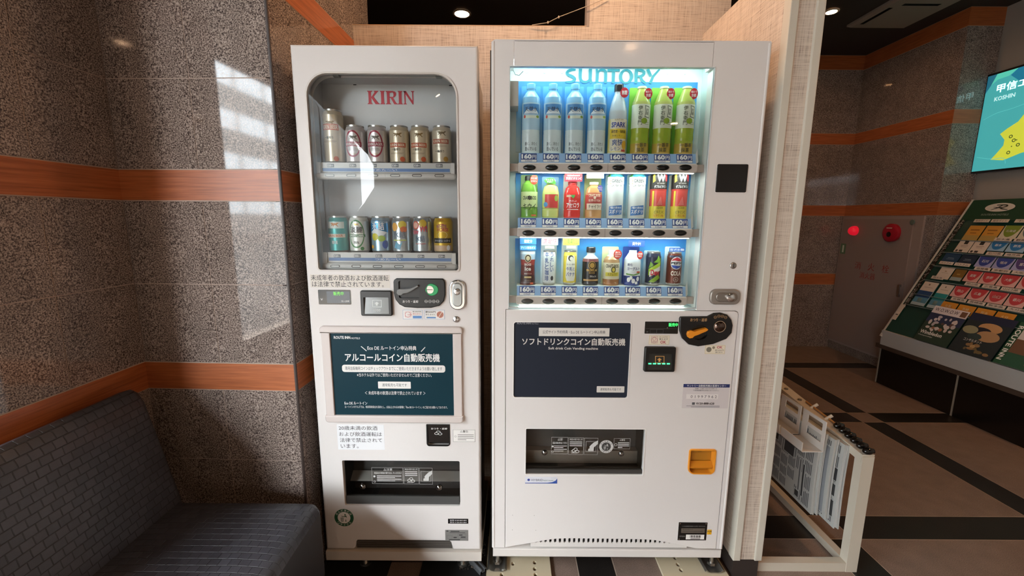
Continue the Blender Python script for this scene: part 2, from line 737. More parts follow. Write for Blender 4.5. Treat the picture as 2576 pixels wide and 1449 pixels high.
mb = MB()
mb.box(XG, XG + .12, -6, YS, 0, CEIL, M('9b938b', .7))
struct('wall_lobby', mb, 'plain grey lobby wall behind the brochure rack')
mb = MB()
mb.box(-3.2, 3.75, -6.12, -6.0, 0, CEIL, M('6e6259', .7))
struct('wall_rear', mb, 'plain lobby wall behind the viewer')
mb = MB()
mb.box(-3.32, -3.2, 1.4, 4.5, 0, CEIL, M('4a4039', .7))
mb.box(-3.2, -1.25, 1.47, 1.55, 0, CEIL, M('4a4039', .7))
struct('wall_service', mb, 'dark wall of the space behind the alcove')

# ---- entrance glazing on the left (daylight), just outside the photograph
GX = -1.262
WEND = -5.1
WTOP = 2.45
mb = MB()
for y in (.865, -1.1, -3.1, -5.08):
    mb.box(GX - .05, GX, y - .02, y + .02, 0, WTOP, M('3a3a3a', .4))
mb.box(GX - .05, GX, WEND, .88, WTOP - .05, WTOP, M('3a3a3a', .4))
mb.box(GX - .05, GX, WEND, .88, 0, .04, M('3a3a3a', .4))
win = struct('window_1', mb, 'dark framed entrance glazing')
mb = MB()
mb.box(GX - .12, GX, -6, WEND, 0, CEIL, M('6e6259', .7))
mb.box(GX - .12, GX, WEND, .88, WTOP, CEIL, M('6e6259', .7))
struct('wall_entrance', mb, 'wall around the entrance glazing')

# street outside, mirrored in the polished granite
mb = MB()
mb.box(-60, GX - .13, -60, 12, -.2, -.1, M('4e4e4c', .9))
struct('ground_street', mb, 'grey asphalt street outside the entrance')
for (lab, y0_, n, wdt, floors, colr) in (('pale office block across the street, mirrored in the granite', -48, 6, 3.5, 5, '8a8885'),
                                        ('added lower grey block across the street, out of view, screening the low sky', -26.5, 10, 3.3, 4, '6a6865')):  # second block is added, unseen, to cut off low sky light
    h_ = floors * 3.2 + 1.2
    bld = thing('office_building', lab, 'building', (-27, y0_ + n * wdt / 2, -.1))
    mb = MB()
    mb.box(-30, -24, y0_, y0_ + n * wdt, -.1, h_, M(colr, .8))
    mb.build('facade', bld)
    for fl in range(floors):
        for k in range(n):
            mb = MB()
            ya = y0_ + .15 + k * wdt
            mb.box(-24.06, -23.98, ya, ya + wdt - .3, 1.6 + fl * 3.2, 3.0 + fl * 3.2, M('e6ebee', .4) if n == 6 else M('9aa2a6', .4))
            mb.build('window', bld)


# ---- ceiling downlights
def downlight(x, y, power, label, lens='ffcda0', r=.055):
    t = thing('downlight', label, 'downlight', (x, y, CEIL), 'recessed ceiling downlights')
    b = MB()
    b.lathe(x, y, [(r + .014, CEIL - .001), (r + .014, CEIL - .006), (r, CEIL - .008), (r, CEIL - .001)], M('d8cdbd', .4), 28, cap=False)
    b.build('bezel', t)
    b = MB()
    b.lathe(x, y, [(r * .999, CEIL - .003), (r * .5, CEIL - .0035), (.0005, CEIL - .004)], M(lens, .5, 0, power / (math.pi * math.pi * r * r)), 24, cap=False)
    b.build('lens', t)
    return t


downlight(-.395, 3.493, 3 * LAMP, 'glowing downlight seen through the opening above the small machine')
downlight(2.37, 3.426, 5 * LAMP, 'small glowing downlight beside the partition top', 'ffbd82', .036)
downlight(1.06, -1.38, 17 * LAMP, 'warm downlight behind the viewer, right of the middle')
downlight(-.35, -1.38, 5 * LAMP, 'warm downlight behind the viewer, near the entrance')
downlight(.30, 1.66, 11 * LAMP, 'warm downlight above the alcove, over the white machine')
downlight(-.33, 1.68, 7 * LAMP, 'warm downlight above the alcove, over the beer machine')
downlight(2.6, -4.4, 8 * LAMP, 'warm downlight far behind the viewer')
downlight(2.75, 1.0, 20 * LAMP, 'warm downlight above the magazines', 'ffbd82')

# ================================================================== SMALL (ALCOHOL) VENDING MACHINE
KX0, KX1 = -.669, -.107
KZT, KZB = 1.8145, PY(1015, 1383, D)[1]
kirin = thing('vending_machine', 'narrow off-white vending machine for canned alcohol, left of the pair', 'vending machine', (-.388, D, 0))
FK = flat(D - .0006)
FK2 = flat(D - .0009)


def part(name, parent, mb, label=None):
    return mb.build(name, parent, label)


def sticker(name, parent, r, base, items, y=D, rad=.0008, label=None, edge=None):
    """flat printed label on the front plane; r = metric rect; items use 0..1 coordinates inside it"""
    x0, z0, x1, z1 = r
    b = MB()
    b.slab(rrect(x0, z0, x1, z1, rad, 3), y - .0005, y, base, back=False)
    f1 = flat(y - .0008)
    if edge:
        b.frame(x0 + .0008, z0 + .0008, x1 - .0008, z1 - .0008, .0008, edge, f1)
    draw(b, r, items, y - .0008)
    return b.build(name, parent, label)


def draw(b, r, items, y):
    x0, z0, x1, z1 = r
    X = lambda u: x0 + (x1 - x0) * u
    Z = lambda v: z0 + (z1 - z0) * v
    for k, it in enumerate(items):
        f = flat(y - .00006 * k)
        t = it[0]
        if t == 't':
            _, s, u0, v0, u1, v1, m = it[:7]
            b.text(s, X(u0), Z(v0), X(u1), Z(v1), m, f, it[7] if len(it) > 7 else 0.0)
        elif t == 'r':
            _, u0, v0, u1, v1, m = it
            b.rect(X(u0), Z(v0), X(u1), Z(v1), m, f)
        elif t == 'rr':
            _, u0, v0, u1, v1, m, q = it
            b.fill([rrect(X(u0), Z(v0), X(u1), Z(v1), q, 4)], m, f)
        elif t == 'e':
            _, u, v, ru, m = it[:5]
            b.fill([ell(X(u), Z(v), ru, ru * (it[5] if len(it) > 5 else 1), 24)], m, f)
        elif t == 'o':
            _, u, v, ru, wd_, m = it
            b.fill([ell(X(u), Z(v), ru, ru, 24), ell(X(u), Z(v), ru - wd_, ru - wd_, 24)], m, f)
        elif t == 'f':
            _, u0, v0, u1, v1, wd_, m = it
            b.frame(X(u0), Z(v0), X(u1), Z(v1), wd_, m, f)
        elif t == 'p':
            _, pts, m = it
            b.fill([[(X(u), Z(v)) for u, v in pts]], m, f)


def PXR(base):
    """0..1 coordinates of photo points inside a photo rect"""
    u0, v0, u1, v1 = base
    return lambda a, b, c, d: ((a - u0) / (u1 - u0), (v1 - d) / (v1 - v0), (c - u0) / (u1 - u0), (v1 - b) / (v1 - v0))


# door with window, delivery opening, coin return, bottom notch
wx0, wx1 = PY(786, 480)[0], PY(1153, 480)[0]
wz1, wz0 = PY(962, 183)[1], PY(980, 682)[1]
WIN = rrect(wx0, wz0, wx1, wz1, (.012, .012, .068, .068), 8)
dx0, dz0, dx1, dz1 = RC(864, 1159, 1157, 1272)
DEL = rrect(dx0, dz0, dx1, dz1, .005, 3)
cx0, cz0, cx1, cz1 = RC(1073, 1067, 1132, 1122)
CRT = rrect(cx0, cz0, cx1, cz1, (.010, .010, .002, .002), 4)
P_ = lambda u, v: PY(u, v)
# cabinet
mb = MB()
mb.slab(rrect(KX0 + .014, .085, KX1 - .016, 1.80, .004, 2), D + .145, D + .44, SIDE)
mb.slab(rrect(KX0 + .006, .10, KX1 - .007, 1.807, .006, 3), D + .046, D + .145, SIDE, 0, [rrect(wx0 - .017, wz0 - .02, wx1 + .017, wz1 + .017, 0), rrect(dx0 - .003, dz0 - .003, dx1 + .003, dz1 + .003, 0)])
part('cabinet', kirin, mb)
nzt = PY(1013, 1361)[1]
NX0, NX1 = PY(893, 1370)[0], PY(1137, 1370)[0]
outer = [(KX0, KZB), (NX0 - .008, KZB), (NX0 - .002, KZB + .004), (NX0 + .004, nzt - .006), (NX0 + .010, nzt),
         (NX1 - .010, nzt), (NX1 - .004, nzt - .006), (NX1 + .002, KZB + .004), (NX1 + .008, KZB), (KX1, KZB), (KX1, KZT), (KX0, KZT)]
mb = MB()
mb.slab(outer, D, D + .046, WHITE, .007, [WIN, DEL, CRT], hole_y=D + .02)
door = part('door', kirin, mb)
# window lip
mb = MB()
mb.loft([[(x, D, z) for x, z in WIN], [(x, D - .003, z) for x, z in inset(WIN, -.002)], [(x, D - .003, z) for x, z in inset(WIN, .003)],
         [(x, D + .004, z) for x, z in inset(WIN, .004)]], M('cfc9c2', .35), True)
part('window_trim', kirin, mb)
# display compartment behind the door
KBY = D + .128
GREYIN = M('c9c9c9', .55)
mb = MB()
ix0, ix1, iz0, iz1 = wx0 - .004, wx1 + .004, wz0 - .006, wz1 + .004
for (a, b2, c, d, e, f) in ((ix0 - .01, ix1 + .01, KBY, KBY + .01, iz0 - .01, iz1 + .01), (ix0 - .01, ix0, D + .02, KBY, iz0 - .01, iz1 + .01),
                            (ix1, ix1 + .01, D + .02, KBY, iz0 - .01, iz1 + .01), (ix0, ix1, D + .02, KBY, iz1, iz1 + .01), (ix0, ix1, D + .02, KBY, iz0 - .01, iz0)):
    mb.box(a, b2, c, d, e, f, GREYIN)
part('display_case', kirin, mb)
# brand lettering KIRIN on the rear panel
RED = M('b5202f', .5)
FB = flat(KBY - .001)
kx0, kz0, kx1, kz1 = RC(923.7, 228.8, 1042, 262.3, KBY - .001)
kw, kh = kx1 - kx0, kz1 - kz0


def glyph(b, polys, ox, sx, mat, f, oz, sz):
    for p in polys:
        b.fill([[(ox + x * sx, oz + z * sz) for x, z in p]], mat, f)


I_ = [[(0, 0), (1, 0), (.93, .05), (.80, .09), (.78, .5), (.80, .91), (.93, .95), (1, 1), (0, 1), (.07, .95), (.2, .91), (.22, .5), (.2, .09), (.07, .05)]]
K_ = [[(0, 0), (.46, 0), (.40, .05), (.33, .09), (.32, .5), (.33, .91), (.42, .95), (.46, 1), (0, 1), (.03, .95), (.1, .91), (.11, .5), (.1, .09), (.03, .05)],
      [(.32, .5), (.62, .91), (.56, .95), (.55, 1), (.93, 1), (.92, .96), (.84, .9), (.53, .55), (.88, .1), (1.0, .04), (1.02, 0), (.66, 0)]]
R_ = [[(0, 0), (.48, 0), (.42, .05), (.34, .09), (.33, .5), (.34, .91), (.12, 1), (0, 1), (.03, .95), (.1, .91), (.11, .5), (.1, .09), (.03, .05)],
      [(.12, 1), (.6, 1), (.78, .96), (.88, .86), (.88, .68), (.78, .55), (.62, .49), (.62, .56), (.66, .66), (.66, .8), (.58, .91), (.34, .91)],
      [(.34, .91), (.34, .84), (.5, .88), (.58, .91)],
      [(.33, .56), (.62, .56), (.62, .49), (.88, .1), (1.02, .03), (1.05, 0), (.7, 0), (.42, .48), (.33, .48)]]
N_ = [[(0, 0), (.32, 0), (.28, .05), (.22, .09), (.21, .7), (.2, 1), (0, 1), (.02, .95), (.09, .91), (.1, .09), (.02, .05)],
      [(.0, 1), (.26, 1), (.82, .28), (.9, .0), (.84, 0), (.2, .78)],
      [(.82, .0), (.92, 0), (.92, .91), (1.0, .95), (1.02, 1), (.7, 1), (.74, .95), (.82, .91)]]
mb = MB()
for g, o, w in ((K_, 0, .262), (I_, .272, .108), (R_, .392, .255), (I_, .648, .108), (N_, .768, .232)):
    glyph(mb, g, kx0 + o * kw, w * kw, RED, FB, kz0, kh)
part('brand_lettering', kirin, mb, 'red KIRIN lettering')
# hinge catches in the top corners
for (u, v) in ((851, 191), (1106, 193)):
    x, z = PY(u, v, D + .05)
    mb = MB()
    mb.box(x - .009, x + .009, D + .028, D + .046, z - .008, z + .016, M('9a9a96', .4, .3))
    mb.box(x - .006, x + .004, D + .024, D + .028, z + .002, z + .010, M('e0e0dc', .4))
    mb.box(x + .018, x + .028, KBY - .002, KBY, z - .004, z - .001, DARK)
    part('pane_catch', kirin, mb)


# shelves
def kirin_shelf(v_top, v_blue0, v_blue1, v_bar0, v_bar1, u0, u1, centres, prices, btn):
    yf = D + .028
    x0, x1 = PY(u0, v_bar0, yf)[0], PY(u1, v_bar0, yf)[0]
    zt, zb1, zb0, zr1, zr0 = [PY(970, v, yf)[1] for v in (v_top, v_blue0, v_blue1, v_bar0, v_bar1)]
    SH = M('dcdad6', .4)
    b = MB()
    b.box(x0 + .012, x1 - .012, yf + .012, KBY, zt - .008, zt - .004, SH)            # tray
    b.box(x0 + .014, x1 - .014, yf + .010, yf + .014, zr1, zt, M('c6c6c2', .4))      # price rail
    xm = (x0 + x1) / 2
    zc, rr = (zr0 + zr1) / 2, (zr1 - zr0) / 2
    prof = []
    n = 12
    for xx, k in ((x0, .3), (x0 + .004, .8), (x0 + .010, 1), (xm - .0006, 1), (xm - .0005, .94), (xm + .0005, .94), (xm + .0006, 1), (x1 - .010, 1), (x1 - .004, .8), (x1, .3)):
        prof.append([(xx, yf + .012 + rr * 1.05 * k * math.cos(2 * math.pi * i / n), zc + rr * k * math.sin(2 * math.pi * i / n)) for i in range(n)])
    b.loft(prof, SH, True, True, True)
    b.box(x0 + .006, x0 + .018, yf + .004, yf + .016, zc, zt, SH)
    b.box(x1 - .018, x1 - .006, yf + .004, yf + .016, zc, zt, SH)
    sh = b.build('product_shelf', kirin)
    b = MB()
    b.rect(x0 + .022, zb0, x1 - .022, zb1, M('4a6c9e', .45), flat(yf + .0094))
    b.text('つめた〜い', xm - .05, zb0 + .002, xm + .035, zb1 - .0015, WINK, flat(yf + .009))
    b.build('blue_strip', sh)
    for c, pr in zip(centres, prices):
        xc, zc2 = PY(c[0], c[1], yf + .009)
        b = MB()
        b.box(xc - .0105, xc + .0105, yf + .0085, yf + .010, zc2 - .005, zc2 + .005, M('3c4246', .4))
        b.text(pr, xc - .0095, zc2 - .0035, xc + .0035, zc2 + .0035, WINK, flat(yf + .0082), .02)
        b.text('円', xc + .0045, zc2 - .0035, xc + .009, zc2 + .0015, WINK, flat(yf + .0082))
        b.build('price_tag', sh)
    for (u, v) in btn:
        xc, zc2 = PY(u, v, yf)
        b = MB()
        yb = yf + .012 - rr * 1.05
        b.slab(rrect(xc - .0155, zc2 - .0042, xc + .0155, zc2 + .0042, .0040, 4), yb - .0012, yb + .004, M('4a4540', .3), back=False,
               holes=[rrect(xc - .0135, zc2 - .0026, xc + .0135, zc2 + .0026, .0024, 4)])
        b.rect(xc - .0135, zc2 - .0026, xc + .0135, zc2 + .0026, M('5f5a54' if u > 930 else 'b0aca6', .3), flat(yb + .001))
        b.build('selection_button', sh)
    return zt - .004


zk1 = kirin_shelf(408.5, 423, 431, 433, 452, 791, 1148, [(831, 416.5), (887, 416.5), (939, 416.5), (994, 416.5), (1049, 416.5), (1105, 417)], ['320'] * 6,
                  [(829, 441), (883.6, 441), (938.6, 441), (994, 441.5), (1049, 441.5), (1105.5, 442)])
zk2 = kirin_shelf(636, 649.5, 657.5, 661.5, 681, 808, 1151, [(848, 644), (899, 644), (953, 644), (1005.5, 644), (1059, 645), (1111, 645)], ['320', '300', '320', '320', '320', '320'],
                  [(843.5, 669.5), (896.6, 669.5), (950, 670), (1004, 670.5), (1057, 670.5), (1111, 671)])
# bulged acrylic pane
mb = MB()
base = inset(WIN, .003)
cxm, czm = (wx0 + wx1) / 2, (wz0 + wz1) / 2
lps = []
for k in (1, .93, .82, .68, .5, .3, .12, .01):
    lps.append([(cxm + (x - cxm) * k, D + .003 - .020 * (1 - k * k), czm + (z - czm) * k) for x, z in base])
mb.loft(lps, ACRYL, True)
part('display_pane', kirin, mb, 'bulged clear display pane')

# ---- controls
# LCD
r = RC(801, 729, 883, 766)
sticker('display_screen', kirin, r, BLACKG, [('r', .26, .1, .97, .9, M('3f4a55', .15)), ('t', '販売中', .47, .62, .78, .88, M('66c043', .5, 0, .7), .02),
                                            ('t', '￥', .06, .28, .14, .42, WINK), ('t', '投入金額', .7, .18, .94, .30, WINK)], rad=.003)


def bill_slot(parent, r, light, sym):
    x0, z0, x1, z1 = r
    w, h = x1 - x0, z1 - z0
    b = MB()
    b.slab(rrect(x0, z0, x1, z1, .005, 3), D - .012, D, BLACK, .003, [rrect(x0 + .1 * w, z0 + .08 * h, x1 - .1 * w, z1 - .26 * h, .002, 2)], hole_y=D + .01)
    o = b.build('bill_slot', parent)
    b = MB()
    ya, yb = D - .010, D - .002
    zz0, zz1 = z0 + .08 * h, z1 - .26 * h
    b.add([(x0 + .1 * w, ya, zz0), (x1 - .1 * w, ya, zz0), (x1 - .1 * w, yb, zz1), (x0 + .1 * w, yb, zz1)], [(0, 1, 2, 3)], M('6f6f6a' if not light else '2c2a26', .2))

    def f(u, v, k=0):
        return (x0 + w * u, ya + (yb - ya) * (v - .08) / .66 - .0006 - k * .0002, z0 + h * v)
    g = lambda u, v: f(u, v)
    b.frame(.36, .34, .66, .62, .02, sym, g)
    b.fill([[(.5, .55), (.42, .47), (.47, .47), (.47, .40), (.53, .40), (.53, .47), (.58, .47)]], sym, g)
    if not light:
        b.text('1000', .40, .18, .62, .27, sym, g)
    b.build('bill_ramp', o)
    if light:
        for k in range(5):
            b = MB()
            b.rect(.14 + k * .15, .30, .24 + k * .15, .35, M('3df08a', .4, 0, 2.5), lambda u, v: f(u, v, 2))
            b.build('guide_light', o)
    return o


bill_slot(kirin, RC(910, 730, 988, 793), False, M('d8dcd8', .4))

# coin unit
r = RC(992, 700, 1121, 774)
x0, z0, x1, z1 = r
w, h = x1 - x0, z1 - z0
X = lambda u: x0 + w * u
Z = lambda v: z0 + h * v
shape = [(X(.10), Z(.12)), (X(.2), Z(.03)), (X(.45), Z(0)), (X(.72), Z(.01)), (X(.88), Z(.08)), (X(.97), Z(.24)), (X(1), Z(.45)), (X(1), Z(.86)), (X(.985), Z(.95)), (X(.95), Z(1)),
         (X(.06), Z(1)), (X(.015), Z(.95)), (X(0), Z(.88)), (X(.0), Z(.5)), (X(.03), Z(.28))]
mb = MB()
rec = rrect(X(.1), Z(.34), X(.5), Z(.92), .005, 3)
mb.slab(shape, D - .008, D, BLACK, .003, [rec], hole_y=D - .0006, back=False)
mb.fill([rec], M('1c1c1c', .35), flat(D - .0006))
coin = part('coin_unit', kirin, mb)
mb = MB()
lv = [(X(.07), Z(.52)), (X(.1), Z(.45)), (X(.16), Z(.44)), (X(.2), Z(.50)), (X(.27), Z(.52)), (X(.34), Z(.58)), (X(.5), Z(.74)), (X(.48), Z(.79)), (X(.33), Z(.68)), (X(.2), Z(.66)), (X(.12), Z(.66)), (X(.08), Z(.62))]
mb.slab(lv, D - .018, D - .001, M('6c6c6a', .35), .002)
mb.build('return_lever', coin)
mb = MB()
egg = [(X(.735) + .0205 * math.cos(a) * (1.28 if math.cos(a) > 0 else 1.0) * .87, Z(.63) + .0200 * math.sin(a)) for a in [2 * math.pi * i / 28 for i in range(28)]]
hole = ell(X(.70), Z(.63), .0133, .0133, 24)
mb.slab(egg, D - .0105, D - .007, M('27995a', .4), .002, [hole])
mb.build('slot_ring', coin, 'green ring around the coin slot')
mb = MB()
mb.fill([hole], CHROME, flat(D - .0085))
mb.rect(X(.70) - .0095, Z(.63) - .001, X(.70) + .0095, Z(.63) + .0008, INK, flat(D - .0089))
mb.build('coin_slot', coin)
mb = MB()
f1 = flat(D - .0084)
mb.text('おつり・返却', X(.17), Z(.18), X(.47), Z(.27), WINK, f1, .02)
for k in range(4):
    c = (X(.625 + k * .075), Z(.235))
    mb.fill([ell(*c, .0050, .0050, 20), ell(*c, .0043, .0043, 20)], WINK, f1)
for k, s in enumerate(('500', '100', '50', '10')):
    c = (X(.625 + k * .075), Z(.235))
    mb.text(s, c[0] - .0034, c[1] - .0012, c[0] + .0034, c[1] + .0012, WINK, flat(D - .0085))
mb.build('coin_print', coin)
# lock handle
def lock_handle(parent, r, vert, matb, mat):
    x0, z0, x1, z1 = r
    w, h = x1 - x0, z1 - z0
    b = MB()
    rad = min(w, h) * (.48 if vert else .38)
    b.slab(rrect(x0, z0, x1, z1, rad, 6), D - .009, D, matb, .004)
    o = b.build('door_lock', parent)
    b = MB()
    b.slab(rrect(x0 + w * .2, z0 + h * .12, x1 - w * .2, z1 - h * .10, min(w, h) * .28, 6) if vert else rrect(x0 + w * .17, z0 + h * .2, x1 - w * .12, z1 - h * .2, h * .29, 6),
           D - .013, D - .008, mat, .003)
    b.build('handle', o)
    b = MB()
    cx, cz = ((x0 + x1) / 2, z0 + h * .62) if vert else (x0 + w * .63, (z0 + z1) / 2)
    q = min(w, h) * (.2 if vert else .27)
    b.knob(cx, D - .020, D - .012, cz, q, CHROME, 20, .002)
    b.build('lock_cylinder', o)
    b = MB()
    b.rect(cx - q * .5, cz - .0005, cx + q * .5, cz + .0005, INK, flat(D - .0203))
    b.build('keyway', o)


lock_handle(kirin, RC(1131, 703, 1172, 779), True, CHROME, M('a9b0b2', .25, .9))
kx, kz = PY(1148, 803)
mb = MB()
mb.knob(kx, D - .005, D, kz, .0105, CHROME, 20, .002)
kl = part('key_switch', kirin, mb)
mb = MB()
mb.rect(kx - .0012, kz - .006, kx + .0012, kz + .006, INK, flat(D - .0053))
mb.build('keyway', kl)

# ---- notices
r = RC(781, 691, 981, 723.5)
sticker('notice_label', kirin, r, M('d9d2c8', .5), [('t', '未成年者の飲酒および飲酒運転', .01, .53, .985, .97, INK), ('t', 'は法律で禁止されています。', .02, .05, .92, .48, INK)])
r = RC(1013, 779, 1064, 803.5)
RD, BL = M('c23a44', .5), M('5a86bd', .5)
sticker('money_label', kirin, r, PAPER, [('f', .12, .25, .42, .78, .0006, RD), ('o', .26, .5, .0095, .0009, RD), ('t', '1000', .26, .42, .46, .55, RD),
                                         ('t', '新1000円札', .5, .74, .94, .88, INK), ('t', '使えません', .5, .5, .94, .66, RD), ('r', .5, .12, .94, .38, BL)], edge=BL)
r = RC(1067.7, 779, 1119, 803.5)
sticker('money_label', kirin, r, PAPER, [('t', '新500円', .06, .66, .55, .88, INK, .02), ('t', '使えません', .06, .42, .55, .58, INK), ('rr', .1, .12, .56, .26, BL, .001), ('e', .12, .19, .0018, M('7c9a84', .5)),
                                         ('e', .77, .5, .0108, M('a9705a', .5)), ('o', .77, .5, .0108, .0007, RD), ('p', [(.67, .22), (.7, .2), (.88, .78), (.85, .8)], M('e5d6cc', .5))], edge=BL)
# poster frame
fx0, fz0, fx1, fz1 = PY(806, 825)[0], PY(990, 1060)[1], PY(1163.6, 825)[0], PY(990, 820)[1]
px0, pz0, px1, pz1 = RC(831, 839, 1140, 1041)
px0, px1 = PY(832, 845)[0], PY(1139.5, 845)[0]
FR = M('d5cbc6', .4)
mb = MB()
mb.slab(rrect(fx0, pz1 + .002, fx1, fz1, (.002, .002, .012, .012), 4), D - .013, D, FR, .004)
mb.slab(rrect(fx0, fz0, fx1, pz0 - .002, (.012, .012, .002, .002), 4), D - .013, D, FR, .004)
mb.slab(rrect(fx0 + .004, pz0 - .004, px0, pz1 + .004, 0), D - .010, D, FR, .003)
mb.slab(rrect(px1, pz0 - .004, fx1 - .003, pz1 + .004, 0), D - .010, D, FR, .003)
pf = part('poster_frame', kirin, mb)
TEAL = M('10303a', .4, spec=.12)
bx = PXR((832, 839, 1139.5, 1041))
T2 = lambda s, a, b, c, d, m=WINK, bo=0.0: ('t', s) + bx(a, b, c, d) + (m, bo)
b = MB()
b.box(px0 - .002, px1 + .002, D - .004, D - .001, pz0 - .002, pz1 + .002, TEAL)
draw(b, (px0, pz0, px1, pz1), [
    T2('ROUTE INN', 841, 845, 882, 852, WINK, .025), T2('HOTELS', 884, 848, 906.5, 852.3),
    T2('Eco DE ルートイン申込特典', 924, 868, 1047, 879, WINK, .015), ('p', [(.245, .845), (.25, .85), (.293, .795), (.288, .79)], WINK), ('p', [(.735, .79), (.74, .785), (.775, .84), (.77, .845)], WINK),
    T2('アルコールコイン自動販売機', 866.5, 887, 1105.5, 907, WINK, .035),
    ('rr',) + bx(857, 915.5, 1119, 933.5) + (PAPER, .0085), T2('専用自販機用コインはチェックアウトまでにご使用いただきますようお願い致します', 865, 919.5, 1111, 929, TEAL),
    T2('※当ホテル以外ではご使用いただけませんのでご注意ください。', 894, 936, 1084, 945),
    ('rr',) + bx(946.5, 957, 1030, 974.5) + (PAPER, .002), T2('通常販売も可能です', 957, 961.5, 1020, 969.5, TEAL),
    T2('＜ 未成年者の飲酒は法律で禁止されています ＞', 912, 981, 1067, 990.5, WINK, .01),
    T2('Eco DE ルートイン', 858, 1008.5, 916.5, 1016, WINK, .02),
    T2('ルートインホテルズでは、地球環境保全を目的とし、2泊以上されるお客様に「Eco DE ルートイン」のご協力をお願いしております。', 858, 1018.5, 1123, 1025)], D - .0046)
b.build('poster_panel', pf, 'dark teal poster with white lettering')

# coin return cup
mb = MB()
mb.slab(CRT, D - .002, D + .003, BLACK, 0, [rrect(cx0 + .004, cz0 + .004, cx1 - .004, cz1 - .003, .003, 2)], back=False)
mb.box(cx0, cx1, D + .018, D + .02, cz0, cz1, DARK)
mb.box(cx0 + .005, cx1 - .005, D + .002, D + .006, cz0 + .012, cz1 - .004, BLACKG)
f1 = flat(D + .0016)
mb.text('おつり・返却', cx0 + .016, cz1 - .021, cx1 - .010, cz1 - .014, WINK, f1, .02)
for dx_, dz_ in ((-.006, -.036), (.006, -.037), (0, -.030)):
    c = ((cx0 + cx1) / 2 + dx_, cz1 + dz_)
    mb.fill([ell(*c, .0075, .0045, 20), ell(*c, .0062, .0033, 20)], WINK, f1)
part('coin_return', kirin, mb)

r = RC(849, 1068, 967, 1131)
sticker('notice_paper', kirin, r, M('eceef0', .6), [('t', '20歳未満の飲酒', .04, .78, .86, .95, M('3a3a3c')), ('t', 'および飲酒運転は', .04, .54, .95, .71, M('3a3a3c')), ('t', '法律で禁止されて', .05, .30, .95, .47, M('3a3a3c')), ('t', 'います。', .06, .06, .44, .23, M('3a3a3c'))], rad=.002)
r = RC(1139, 1080, 1196, 1112)
WARN = [('t', '△警告', .33, .75, .68, .93, INK, .01), ('o', .12, .45, .0032, .0006, INK)] + [('r', .22, .56 - k * .13, .93 if k < 3 else .6, .60 - k * .13, M('77726e')) for k in range(4)]
sticker('warning_label', kirin, r, PAPER, WARN, rad=.003, edge=M('55504c'))


def tidy_man(b, cx, cz, q, ink, paper, f):
    """throw-it-in-the-bin pictogram inside radius q"""
    b.fill([ell(cx + .22 * q, cz + .62 * q, .13 * q, .13 * q, 14)], ink, f)
    b.fill([[(cx + x * q, cz + z * q) for x, z in ((.1, .45), (.42, .42), (.5, 0), (.52, -.75), (.38, -.75), (.32, -.2), (.2, -.75), (.05, -.75), (.18, 0), (.12, .3), (-.25, .28), (-.42, .42), (-.46, .34), (-.28, .16), (.06, .18))]], ink, f)
    b.fill([[(cx + x * q, cz + z * q) for x, z in ((-.62, .02), (-.1, .02), (-.16, -.75), (-.56, -.75))], [(cx + x * q, cz + z * q) for x, z in ((-.54, -.06), (-.18, -.06), (-.22, -.67), (-.5, -.67))]], ink, f)
    for z in (-.25, -.47):
        b.rect(cx - .55 * q, cz + z * q, cx - .17 * q, cz + (z + .06) * q, ink, f)
    b.rect(cx - .39 * q, cz - .7 * q, cx - .33 * q, cz, ink, f)


def ring_text(b, s, cx, cz, rad, size, a0, a1, mat, f, inner=False):
    n = len(s)
    for i, ch in enumerate(s):
        a = a0 + (a1 - a0) * (i + .5) / n
        ca, sa = math.cos(a), math.sin(a)

        def g(x, z):
            if inner:
                rr = rad - z
                return f(cx + rr * ca - x * sa, cz + rr * sa + x * ca)
            rr = rad + z
            return f(cx + rr * ca + x * sa, cz + rr * sa - x * ca)
        b.text(ch, -size / 2, -size / 2, size / 2, size / 2, mat, g, .02)


def recycle_badge(parent, cx, cz, q, ink, paper, y, name='recycling_badge'):
    b = MB()
    b.fill([ell(cx, cz, q, q, 40)], ink, flat(y))
    b.fill([ell(cx, cz, q * .66, q * .66, 36)], paper, flat(y - .0002))
    tidy_man(b, cx, cz, q * .58, ink, paper, flat(y - .0004))
    f = flat(y - .0003)
    ring_text(b, 'のんだあとは', cx, cz, q * .83, q * .24, math.radians(160), math.radians(20), paper, f)
    ring_text(b, 'リサイクル', cx, cz, q * .83, q * .24, math.radians(212), math.radians(328), paper, f, True)
    return b.build(name, parent)


bxc, bzc = PY(865.7, 1302)
recycle_badge(kirin, bxc, bzc, .0345, M('1f5a3c', .5), PAPER, D - .0006)
r = RC(1127, 1305, 1178, 1317)
sticker('phone_plate', kirin, r, BLACK, [('t', '故障 0120-869-809', .1, .56, .92, .84, WINK), ('t', '受付 0120-869-809', .1, .14, .92, .42, WINK)])
r = RC(1120, 1333, 1178, 1360)
GI = M('3f3f3e')
sticker('rating_plate', kirin, r, M('a9a9a6', .4, .6), [('r', .06, .86, .14, .94, GI), ('r', .24, .84, .62, .92, GI), ('r', .2, .74, .86, .78, GI), ('f', .08, .2, .3, .5, .0004, GI), ('r', .36, .26, .5, .36, GI), ('r', .6, .5, .75, .58, GI),
                                                        ('f', .55, .2, .9, .66, .0004, GI), ('r', .68, .3, .88, .4, GI), ('r', .16, .06, .64, .14, GI)])
